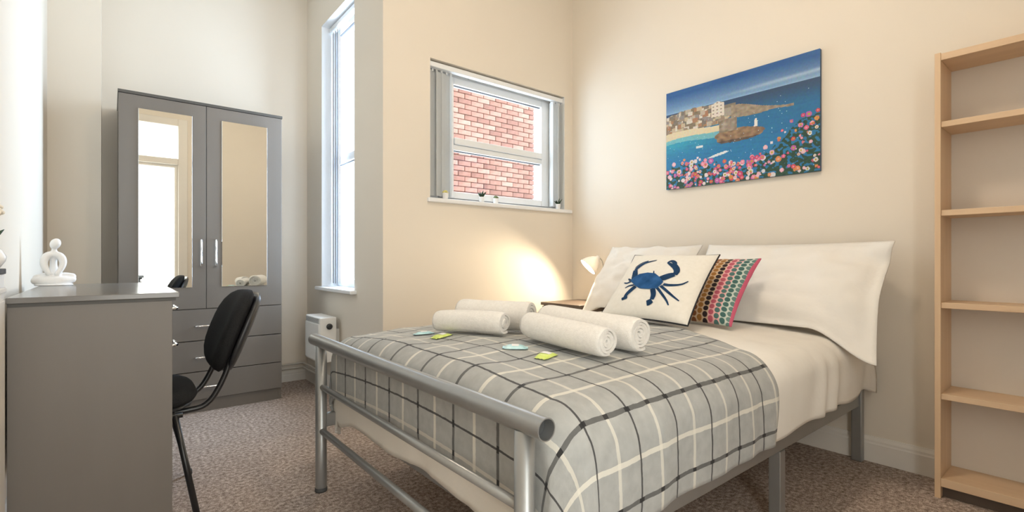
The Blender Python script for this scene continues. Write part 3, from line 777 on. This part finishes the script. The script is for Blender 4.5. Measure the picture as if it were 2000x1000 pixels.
for pl, w0, w1_ in STROKES:
    bm = bmesh.new()
    P = [Vector((x, y)) for x, y in pl]
    for _ in range(2):
        Q = [P[0]]
        for a, b in zip(P, P[1:]): Q += [a * .75 + b * .25, a * .25 + b * .75]
        P = Q + [P[-1]]
    # resample
    R_ = []
    for a, b in zip(P, P[1:]):
        m_ = max(1, int((b - a).length / .04))
        R_ += [a + (b - a) * (i / m_) for i in range(m_)]
    R_.append(P[-1]); n = len(R_); prev = None
    for i, p in enumerate(R_):
        d = (R_[min(i + 1, n - 1)] - R_[max(i - 1, 0)]).normalized(); nn = Vector((-d.y, d.x))
        t_ = i / (n - 1); w = (w0 + (w1_ - w0) * t_) * .0022 * (1 + .25 * sin(t_ * pi))
        cur = [bm.verts.new(fc_(1, *(p + nn * w * s_), OFF)) for s_ in (-1, 0, 1)]
        if prev:
            for k in (0, 1): bm.faces.new((prev[k], cur[k], cur[k + 1], prev[k + 1]))
        prev = cur
    obj('crab_limb_print', bm, 'crabdark', crab)

# ------------------------------------------------------------------ rolled towels
def towel(label, a, b, R, turns, seed, squash=.92):
    """roll with spiral ends between the ground points a and b"""
    A, B_ = Vector((a[0], a[1], 0)), Vector((b[0], b[1], 0))
    d = (B_ - A); Ln = d.length; d.normalize(); s_ = Vector((-d.y, d.x, 0))
    za = bed_z(a[0], a[1]); zb = bed_z(b[0], b[1])
    zm = bed_z((a[0] + b[0]) / 2, (a[1] + b[1]) / 2); 
    bm = bmesh.new(); rnd = random.Random(seed); ph = -1.25 - 2 * pi * turns
    NT = int(30 * turns); NA = 18
    gap = (R - .010) / turns; thk = gap * .74
    def ring(t_):
        e = min(t_, 1 - t_) * Ln
        rr = 1 - .10 * exp(-e / .012)
        wob = 1 + .03 * nz(t_ * 3, seed, 1)
        out, inn = [], []
        base = A + d * (Ln * t_)
        for k in range(NT + 1):
            th = 2 * pi * turns * k / NT
            r = (.010 + gap * th / (2 * pi)) * rr * wob
            r *= 1 + .02 * sin(3 * th + seed) 
            ri = max(.003, r - thk)
            for lst, q in ((out, r), (inn, ri)):
                an = th + ph
                lst.append(base + d * ((.010 * nz(k * .05, seed, 3) - .006 * (1 - r / R)) * (2 * t_ - 1) * (abs(2 * t_ - 1) ** 6)) + s_ * (cos(an) * q * 1.05) + Vector((0, 0, sin(an) * q * squash)))
        return out, inn
    grid = []
    for i in range(NA + 1):
        t_ = i / NA; t_ = t_ * t_ * (3 - 2 * t_) * .5 + t_ * .5
        o_, n_ = ring(t_)
        zc = za * (1 - t_) + zb * t_; zc += 4 * t_ * (1 - t_) * (zm - (za + zb) / 2)
        lo = -R * squash * 1.03 - .006
        ver = o_ + n_[::-1]
        grid.append([bm.verts.new(p + Vector((0, 0, zc - lo))) for p in ver])
    n = len(grid[0])
    for i in range(NA):
        for k in range(n):
            f = bm.faces.new((grid[i][k], grid[i + 1][k], grid[i + 1][(k + 1) % n], grid[i][(k + 1) % n])); f.smooth = True
    h = n // 2
    for g in (grid[0], grid[-1]):
        for k in range(h - 1):
            bm.faces.new((g[k], g[k + 1], g[n - 2 - k], g[n - 1 - k]))
    return tag(obj('rolled_towel', bm, 'towel'), label, 'towel', 'rolled towels on the bed')
towel('cream rolled towel lying in front, its spiral end toward the open rail end', (1.180, 1.345), (1.185, .985), .055, 4.2, 1)
towel('cream rolled towel resting between the front roll and the crab cushion', (1.318, 1.40), (1.345, .980), .066, 4.4, 2)
towel('shorter cream rolled towel beside the lime wrapper by the far bed edge', (1.050, 1.770), (1.172, 1.475), .052, 3.4, 3, .90)
towel('cream rolled towel lying between the short roll and the bedside table', (1.185, 1.790), (1.318, 1.490), .068, 4.0, 4, .95)

def wrapper(label, x, y, ang, m, wl=.085, ww=.045):
    t_ = thing('wrapped_biscuit', label, 'snack', (x, y, bed_z(x, y)), 'wrapped snacks beside the towels')
    def f(u, v, sgn):
        a, b = (u - .5) * wl, (v - .5) * ww
        X = x + a * cos(ang) - b * sin(ang); Y = y + a * sin(ang) + b * cos(ang)
        th = .009 * max(0, 1 - (abs(u - .5) * 2.4) ** 4) * max(0, 1 - (abs(v - .5) * 2) ** 4) ** .5
        return Vector((X, Y, bed_z(X, Y) + .0035 + (th if sgn > 0 else -.0005) + .0015 * sin(b * 500) * (abs(u - .5) > .42)))
    bm = bmesh.new()
    for sgn in (1, -1): bgrid(bm, lambda u, v: f(u, v, sgn), 18, 10)
    obj('packet', bm, m, t_)
    bm = bmesh.new(); bgrid(bm, lambda u, v: f(.36 + .28 * u, .14 + .72 * v, 1) + Vector((0, 0, .0012)), 6, 8)
    obj('packet_band', bm, 'paper', t_)
    return t_
wrapper('small lime green wrapped snack in front of the long rolled towels', 1.060, 1.130, .3, 'lime')
wrapper('small aqua wrapped snack between the towel pairs', 1.050, 1.270, -.7, 'aqua')
wrapper('small lime green wrapped snack in front of the shorter towel', 1.000, 1.660, .2, 'lime')
wrapper('small aqua wrapped snack near the far edge of the throw', 1.000, 1.800, -.5, 'aqua')

# ------------------------------------------------------------------ canvas print on the right wall
t = thing('wall_picture', 'unframed canvas of a blue harbour bay with pink flowers on the wall', 'picture', (XB, 1.453, 1.47))
px, py0, py1, pz0, pz1 = XB - .022, .988, 1.918, 1.470, 2.118
box('canvas_frame', (px + .0015, XB - .0005, py0, py1, pz0, pz1), 'canvasedge', t, .002)
rnd = random.Random(21)
def lerp(a, b, t_): return tuple(a[i] + (b[i] - a[i]) * t_ for i in range(3))
FL = []
cols = [(.75, .16, .30), (.80, .30, .42), (.78, .70, .72), (.62, .08, .20), (.75, .30, .12), (.55, .15, .45), (.80, .48, .55), (.70, .10, .14), (.72, .72, .76), (.85, .52, .60)]
for k in range(230):
    u = rnd.random(); hmax = .24 + .05 * sin(u * 9) + .26 * smooth(.62, 1.0, u)
    v = hmax * (rnd.random() ** 1.25)
    FL.append((u, v, rnd.uniform(.006, .017) * (1.25 if rnd.random() < .2 else 1), cols[rnd.randrange(len(cols))], rnd.random() < .4))
HS = []
for k in range(150):
    u = rnd.uniform(0, .47); lo = .60 + .02 * rnd.random()
    v = rnd.uniform(.575, .775); 
    HS.append((u, v, rnd.uniform(.008, .022), rnd.uniform(.012, .03), rnd.choice([(.55, .48, .38), (.38, .30, .22), (.70, .66, .58), (.25, .22, .19), (.60, .50, .36), (.33, .30, .28), (.75, .70, .62), (.45, .25, .15)])))
def paint(u, v):
    h = .772
    skyt = (v - h) / (1 - h)
    if v > h:
        c = lerp((.34, .52, .72), (.035, .14, .36), min(1, skyt * 1.25) ** .6)
        st = exp(-((skyt - .22 - .10 * (u - .5)) / .07) ** 2) * smooth(.3, .8, u); c = lerp(c, (.55, .68, .80), .55 * st)
        c = lerp(c, (.10, .25, .48), .25 * nz(u * 5, v * 22, 1))
    else:
        d = (h - v) / h
        c = lerp((.05, .10, .19), (.03, .20, .40), smooth(0, .28, d))
        c = lerp(c, (.03, .25, .50), smooth(.25, .65, d) * (1 - .5 * u))
        tq = exp(-((v - .46 - .02 * u) / .10) ** 2) * smooth(.62, .05, u); c = lerp(c, (.05, .42, .58), tq * .85)
        c = lerp(c, (.02, .12, .28), .35 * max(0, nz(u * 14, v * 50, 3)))
    # far headland with houses
    top = .745 + .035 * sin(u * 7.5) + .012 * nz(u * 30, 1, 1)
    if u < .40: low = .565
    else: low = .565 + (u - .40) * .6
    top2 = top if u < .42 else top - (u - .42) * 1.0
    if low < v < top2 and u < .58:
        c = lerp((.20, .15, .10), (.36, .30, .22), .5 + .5 * nz(u * 40, v * 60, 2))
        for (a, b, w_, h_, cc) in HS:
            if abs(u - a) < w_ and abs(v - b) < h_: c = cc; 
    if .345 < u < .435 and .64 < v < .785 - .5 * abs(u - .39): c = (.78, .72, .64) if int(u * 110) % 3 or int(v * 90) % 3 else (.35, .28, .24)
    if .435 < u < .51 and .62 < v < .735: c = (.42, .38, .33) if v < .70 else (.28, .24, .20)
    # harbour wall running out to sea
    if .48 < u < .86:
        mid = .655 - .06 * smooth(.48, .72, u) * .7 - .02 * smooth(.7, .86, u); th = .05 * smooth(.80, .52, u) + .010
        if abs(v - mid) < th: c = lerp((.50, .42, .32), (.25, .20, .16), .5 + .5 * nz(u * 40, v * 40, 5))
    # sand
    sand = .540 + .012 * sin(u * 12)
    if u < .40 and sand - .045 * (1 - u) < v < sand + .028: c = (.78, .68, .48)
    elif u < .40 and sand - .085 < v <= sand - .045 * (1 - u): c = lerp(c, (.35, .68, .66), .55)
    # rocky quay
    dx_, dy_ = (u - .535) / .165, (v - .43) / .062
    if abs(dx_) < 1.2 and dx_ * dx_ + dy_ * dy_ * (1 + .5 * dx_) < 1 + .25 * nz(u * 25, v * 25, 9):
        c = lerp((.48, .33, .20), (.16, .10, .07), .5 + .6 * nz(u * 30, v * 34, 6))
        if dy_ < -.55: c = lerp(c, (.05, .05, .06), .6)
    if .40 < u < .52 and .475 < v < .60: c = lerp((.50, .44, .36), (.22, .17, .13), .5 + .7 * nz(u * 38, v * 30, 8))
    if abs(u - .64) < .008 * (1.5 - (v - .47) * 9) and .47 < v < .545: c = (.82, .80, .76)
    # boats and wakes
    if abs((v - .275) - (u - .39) * .25) < .012 * smooth(.30, .38, u) * smooth(.48, .43, u): c = (.76, .80, .82)
    if abs(u - .26) < .025 and abs(v - .385) < .011: c = (.74, .80, .82)
    if rnd2(u, v) > .9965 and v < .7: c = (.55, .75, .85)
    # flower bank
    hmax = .20 + .05 * sin(u * 9) + .25 * smooth(.66, 1.0, u) + .05 * nz(u * 25, 3, 3)
    if v < hmax:
        g_ = nz(u * 45, v * 38, 12)
        if g_ > .02 - .25 * (1 - v / hmax): c = lerp((.02, .055, .06), (.05, .14, .07), .5 + .5 * nz(u * 80, v * 60, 4))
    for (a, b, r, cc, core) in FL:
        dd = ((u - a) * 1.435) ** 2 + (v - b) ** 2
        if dd < (r * 1.3) ** 2:
            c = cc if dd > (r * .55) ** 2 else ((.55, .42, .06) if core else lerp(cc, (.9, .8, .8), .35))
    return c
def rnd2(u, v):
    s_ = sin(u * 127.1 * 40 + v * 311.7 * 40) * 43758.5453; return s_ - math.floor(s_)
NU, NV = 260, 180
me = bpy.data.meshes.new('painted_face'); vs, fs, cl = [], [], []
for j in range(NV + 1):
    for i in range(NU + 1): vs.append((px, py1 - (py1 - py0) * i / NU, pz0 + (pz1 - pz0) * j / NV))
for j in range(NV):
    for i in range(NU):
        a = j * (NU + 1) + i; fs.append((a, a + NU + 1, a + NU + 2, a + 1))
        c = paint((i + .5) / NU, (j + .5) / NV); cl += [max(0, c[0]) ** 1.12 * .9, max(0, c[1]) ** 1.12 * .9, max(0, c[2]) ** 1.12 * .9, 1.0] * 4
me.from_pydata(vs, [], fs); ca = me.color_attributes.new('paint', 'FLOAT_COLOR', 'CORNER'); ca.data.foreach_set('color', cl)
me.materials.append(M['painting']); pf_ = bpy.data.objects.new('painted_face', me); COL.objects.link(pf_); child(pf_, t)

# ------------------------------------------------------------------ bookcase
t = thing('bookcase', 'empty tall pale wood bookcase with six shelf boards against the wall', 'bookcase', (2.80, .08, 0))
sx0, sx1 = 2.690, 2.908; ya, yb = -.36, .482
box('side_panel', (sx0, sx1, yb - .020, yb, 0, 1.866), 'pine', t, .0015)
box('side_panel', (sx0, sx1, ya, ya + .020, 0, 1.866), 'pine', t, .0015)
box('back_panel', (sx1 - .008, sx1 - .002, ya + .018, yb - .018, .05, 1.86), 'panel', t)
box('top_board', (sx0 + .003, sx1 - .008, ya + .020, yb - .020, 1.834, 1.862), 'pineh', t, .0015)
for zt in (1.578, 1.207, .820, .438):
    box('shelf', (sx0 + .008, sx1 - .008, ya + .020, yb - .020, zt - .024, zt), 'pineh', t, .0015)
box('bottom_board', (sx0 + .003, sx1 - .008, ya + .020, yb - .020, .050, .084), 'pineh', t, .0015)
box('plinth', (sx0 + .035, sx0 + .05, ya + .020, yb - .020, 0, .050), 'walnut', t)

# ------------------------------------------------------------------ bedside table and lamp
t = thing('bedside_table', 'dark brown bedside table in the corner beside the bed head', 'table', (2.69, 2.49, 0))
nx0, nx1, ny0, ny1, nh = 2.490, 2.905, 2.325, 2.715, .684
box('table_top', (nx0, nx1, ny0, ny1, nh - .022, nh), 'walnut', t, .003)
bm = bmesh.new(); bbox(bm, nx0 + .02, nx1, ny0 + .012, ny0 + .030, .03, nh - .022); bbox(bm, nx0 + .02, nx1, ny1 - .030, ny1 - .012, .03, nh - .022)
bbox(bm, nx1 - .012, nx1, ny0 + .03, ny1 - .03, .03, nh - .022); bbox(bm, nx0 + .02, nx1 - .012, ny0 + .03, ny1 - .03, .03, .05)
obj('carcass', bm, 'walnut', t)
for za, zb in ((.46, .655), (.26, .455), (.06, .255)):
    dr = box('drawer', (nx0 + .004, nx0 + .020, ny0 + .014, ny1 - .014, za, zb), 'walnut', t, .002)
    lathe('knob', [(.006, 0), (.006, .012), (.014, .018), (.014, .026), (.004, .03)], 'chrome', dr, seg=14, origin=(nx0 + .004, (ny0 + ny1) / 2, (za + zb) / 2), axis=(-1, 0, 0))
for x_, y_ in ((nx0 + .03, ny0 + .02), (nx0 + .03, ny1 - .05), (nx1 - .05, ny0 + .02), (nx1 - .05, ny1 - .05)):
    box('leg', (x_, x_ + .03, y_, y_ + .03, 0, .03), 'walnut', t, .003)
BU = Vector((2.70, 2.40, .970)); AX = Vector((-.63, .39, -.675)).normalized()
t = thing('bedside_lamp', 'small lit lamp with tilted white shade on the bedside table', 'lamp', (2.76, 2.40, nh))
lathe('lamp_base', [(.055, 0), (.058, .004), (.055, .016), (.020, .024), (.010, .03)], 'shade', t, seg=28, origin=(2.775, 2.37, nh))
tube('lamp_stem', [(2.775, 2.37, nh + .025), (2.785, 2.365, nh + .16), (2.785, 2.36, nh + .29), tuple(BU - AX * .075)], .006, 'chrome', t, smooth_path=2)
prof = [(.070, .037), (.067, .020), (.060, 0), (.050, -.02), (.036, -.042), (.020, -.058), (.014, -.075)]
bm = bmesh.new(); blathe(bm, prof, 32, BU, AX, False, True); blathe(bm, [(r - .0025, h) for r, h in prof[:-1]] + [(.010, -.060)], 32, BU, AX, False, True)
blathe(bm, [(.070, .037), (.0675, .037)], 32, BU, AX, False, False)
obj('lamp_shade', bm, 'shadeglow', t, fix=False)
bm = bmesh.new(); bmesh.ops.create_uvsphere(bm, u_segments=16, v_segments=10, radius=.019, matrix=Matrix.Translation(BU - AX * .004))
for f in bm.faces: f.smooth = True
bl = obj('bulb', bm, 'bulb', t)
lathe('bulb_socket', [(.011, -.055), (.011, -.02)], 'chrome', t, seg=14, origin=BU, axis=AX)

# ------------------------------------------------------------------ wall heater, pipes
t = thing('panel_heater', 'small white electric heater fixed below the tall window', 'heater', (1.19, 3.66, .28))
hx0, hx1, hy0, hy1, hz0, hz1 = 1.122, 1.246, 3.50, 3.82, .275, .592
box('heater_case', (hx0 + .006, hx1, hy0, hy1, hz0, hz1), 'heater', t, .008, 3)
fr = box('front_panel', (hx0, hx0 + .010, hy0 + .010, hy1 - .010, hz0 + .012, hz1 - .045), 'heater', t, .004)
for k in range(7):
    box('vent_slot', (hx0 + .003, hx0 + .0065, hy0 + .02, hy1 - .02, hz1 - .040 + k * .005, hz1 - .0375 + k * .005), 'slatgrey', t)
kb = lathe('control_knob', [(.021, 0), (.021, .008), (.016, .016), (.012, .018)], 'blackcard', t, seg=20, origin=(hx0 + .072, hy0, .528), axis=(0, -1, 0))
box('wall_bracket', (hx1, XR, hy0 + .05, hy1 - .05, .36, .50), 'heater', t)
for k, z_ in enumerate((.108, .142)):
    tag(tube('water_pipe', [(.96, YK - .030, z_), (XR - .06, YK - .030, z_), (XR - .04, YK - .045, z_), (XR - .04, 3.9, z_)], .0075, 'copper', None, seg=10),
        ('lower' if k == 0 else 'upper') + ' painted pipe running above the skirting board past the wardrobe', 'pipe')

# ------------------------------------------------------------------ sill plants
def sill_plant(x, label, kind, y=YW + .022, sc=1.0):
    t_ = thing('potted_plant', label, 'plant', (x, y, 1.402), 'tiny plants on the window sill')
    r = .021 * sc
    lathe('pot', [(r * .78, 0), (r * .85, .003), (r, .036 * sc), (r * 1.04, .04 * sc), (r * .9, .04 * sc), (r * .85, .032 * sc), (.001, .032 * sc)], 'porcelain', t_, seg=20, origin=(x, y, 1.402), cap1=False)
    rn = random.Random(int(x * 1000)); zb = 1.402 + .034 * sc
    if kind == 'spike':
        for k in range(11):
            a = k * 2.4; tl = rn.uniform(.4, .9) if k > 2 else .12; L_ = rn.uniform(.034, .055) * sc
            d = Vector((cos(a) * tl, sin(a) * tl, 1)).normalized(); b0 = Vector((x, y, zb)) + Vector((cos(a), sin(a), 0)) * .005
            tube('leaf', [b0, b0 + d * L_ * .5 + Vector((0, 0, .002)), b0 + d * L_ + Vector((cos(a), sin(a), 0)) * .004], [.0042, .0048, .0006], 'leaf', t_, seg=6)
    else:
        m_ = 'leaf2' if kind == 'round' else 'yellow'
        for k in range(14):
            a = k * 2.4; rr = .016 * sc * sqrt(k / 14); bm = bmesh.new()
            bmesh.ops.create_icosphere(bm, subdivisions=2, radius=rn.uniform(.006, .009) * sc, matrix=Matrix.Translation((x + cos(a) * rr, y + sin(a) * rr, zb + .006 + .014 * sc * (1 - k / 14))) @ Matrix.Diagonal((1, 1, .8, 1)))
            for f in bm.faces: f.smooth = True
            obj('leaf' if kind == 'round' else 'blossom', bm, m_, t_)
sill_plant(2.035, 'tiny dark spiky plant beside the round succulent on the window sill', 'spike')
sill_plant(2.160, 'tiny rounded green succulent in a white pot on the window sill', 'round')
sill_plant(2.770, 'tiny dark spiky plant in a white pot at the sill end by the picture wall', 'spike', YW + .002)
sill_plant(1.725, 'tiny plant with yellow blooms in a white pot half behind the blind slats', 'bloom', YW + .005)

# ------------------------------------------------------------------ figurine on the desk
t = thing('figurine', 'white abstract figurine of a cross-legged sitting figure on the desk', 'figurine', (-.195, 2.985, ah))
FXX, FYY = -.195, 2.985
bm = bmesh.new()
def fpt(x, z, y=0): return (FXX + x * .78, FYY + y, ah + z)
def limb(pts, rs):
    btube(bm, pts, rs, 14, True, 2)
    for p, r in ((pts[0], rs[0]), (pts[-1], rs[-1])):
        bmesh.ops.create_uvsphere(bm, u_segments=12, v_segments=8, radius=r * .98, matrix=Matrix.Translation(p))
limb([fpt(-.075, .022), fpt(-.03, .020, -.02), fpt(.03, .020, -.022), fpt(.075, .026)], [.018, .021, .021, .017])        # crossed shins
limb([fpt(-.070, .034, .004), fpt(-.03, .040, .006), fpt(.012, .034, -.012)], [.016, .020, .014])                         # thighs
limb([fpt(.076, .038, .004), fpt(.035, .040, .006), fpt(-.010, .030, -.014)], [.016, .020, .014])
limb([fpt(0.0, .045, .012), fpt(-.004, .09, .016), fpt(-.002, .138, .012)], [.022, .012, .014])                            # back
limb([fpt(-.004, .140, .006), fpt(-.034, .132, .0), fpt(-.046, .095, -.006), fpt(-.020, .052, -.020)], [.014, .016, .014, .010])   # arms meet in the lap
limb([fpt(-.004, .140, .006), fpt(.030, .132, .0), fpt(.043, .095, -.006), fpt(.016, .050, -.020)], [.014, .016, .013, .010])
limb([fpt(-.001, .135, .006), fpt(.001, .165, .002)], [.013, .009])                                                        # neck
bmesh.ops.create_uvsphere(bm, u_segments=18, v_segments=12, radius=.020, matrix=Matrix.Translation(fpt(.006, .185, -.002)) @ Matrix.Rotation(.35, 4, 'Y') @ Matrix.Diagonal((.95, .95, 1.25, 1)))
for f in bm.faces: f.smooth = True
fg = obj('figure', bm, 'porcelain', t)
rm = fg.modifiers.new('fuse', 'REMESH'); rm.mode = 'VOXEL'; rm.voxel_size = .0028; rm.use_smooth_shade = True
sm = fg.modifiers.new('soften', 'SMOOTH'); sm.factor = .5; sm.iterations = 6
lathe('plinth_disc', [(.062, 0), (.066, .003), (.060, .008), (.02, .009)], 'porcelain', t, seg=28, origin=(FXX, FYY, ah))

# ------------------------------------------------------------------ narrow cream cabinet with box and vase at the left edge
t = thing('narrow_cabinet', 'narrow cream painted cabinet against the wall at the desk end', 'cabinet', (-.267, 1.70, 0))
box('cabinet_body', (XL + .0185, -.243, 1.30, 2.070, .0, .902), 'skirting', t, .002)
box('cabinet_top', (XL + .001, -.238, 1.295, 2.074, .902, .918), 'skirting', t, .003)
for y_ in (1.32, 1.70):
    dr = box('door', (-.243, -.239, y_, y_ + .35, .06, .88), 'skirting', t, .001)
    lathe('knob', [(.005, 0), (.005, .006), (.009, .010), (.006, .015)], 'chrome', dr, seg=12, origin=(-.239, y_ + (.31 if y_ < 1.5 else .04), .55), axis=(1, 0, 0))
t = thing('keepsake_box', 'small white box with a black lid on the narrow cabinet', 'box', (-.265, 1.99, .918))
box('box_body', (-.290, -.240, 1.935, 2.045, .918, .960), 'paper', t, .002)
box('lid', (-.2925, -.2365, 1.930, 2.050, .958, .974), 'blackcard', t, .002)
t = thing('flower_vase', 'round white vase of cream flowers standing on the black-lidded box', 'vase', (-.262, 1.99, .974))
lathe('vase', [(.016, 0), (.020, .002), (.032, .022), (.034, .034), (.026, .052), (.012, .064), (.010, .078), (.013, .084), (.010, .083), (.008, .07), (.0075, .05)], 'porcelain', t, seg=28, origin=(-.262, 1.99, .974))
rn = random.Random(3)
for k in range(7):
    a = k * 2.399; d = .018 * sqrt(k / 6)
    hx, hy, hz = -.260 + cos(a) * d, 1.99 + sin(a) * d * 1.3, 1.125 + .035 * (1 - k / 7) + rn.uniform(-.006, .006)
    st = tube('stem', [(-.262, 1.99, 1.03), (-.262 + cos(a) * d * .4, 1.99 + sin(a) * d * .4, 1.075), (hx, hy, hz)], .0013, 'leaf2', t, seg=6)
    bm = bmesh.new()
    for j in range(12):
        b_ = j * 2.399; el = 1 - j / 11
        c_ = Vector((hx + cos(b_) * .011 * sqrt(1 - el * el * .9), hy + sin(b_) * .011 * sqrt(1 - el * el * .9), hz + .010 * el))
        bmesh.ops.create_icosphere(bm, subdivisions=1, radius=.0065, matrix=Matrix.Translation(c_))
    for f in bm.faces: f.smooth = True
    obj('flower_head', bm, 'cream', st)
for k in range(5):
    a = k * 1.3 + .4; p0 = Vector((-.262, 1.99, 1.05)); d = Vector((cos(a) * .55, sin(a) * .8, .8)).normalized()
    tube('leaf', [p0, p0 + d * .03, p0 + d * .052 + Vector((0, 0, -.006))], [.001, .006, .0008], 'leaf', t, seg=6)

# ------------------------------------------------------------------ ceiling lamp (lights the room, above the frame)
t = thing('ceiling_lamp', 'round white glass ceiling lamp glowing over the bed foot', 'lamp', (1.35, 1.05, CEIL))
lathe('ceiling_plate', [(.11, 0), (.11, -.02), (.10, -.03)], 'shade', t, seg=32, origin=(1.35, 1.05, CEIL))
lathe('glass_globe', [(.095, -.03), (.135, -.05), (.15, -.09), (.135, -.13), (.09, -.155), (.03, -.165)], 'ceilbulb', t, seg=32, origin=(1.35, 1.05, CEIL))
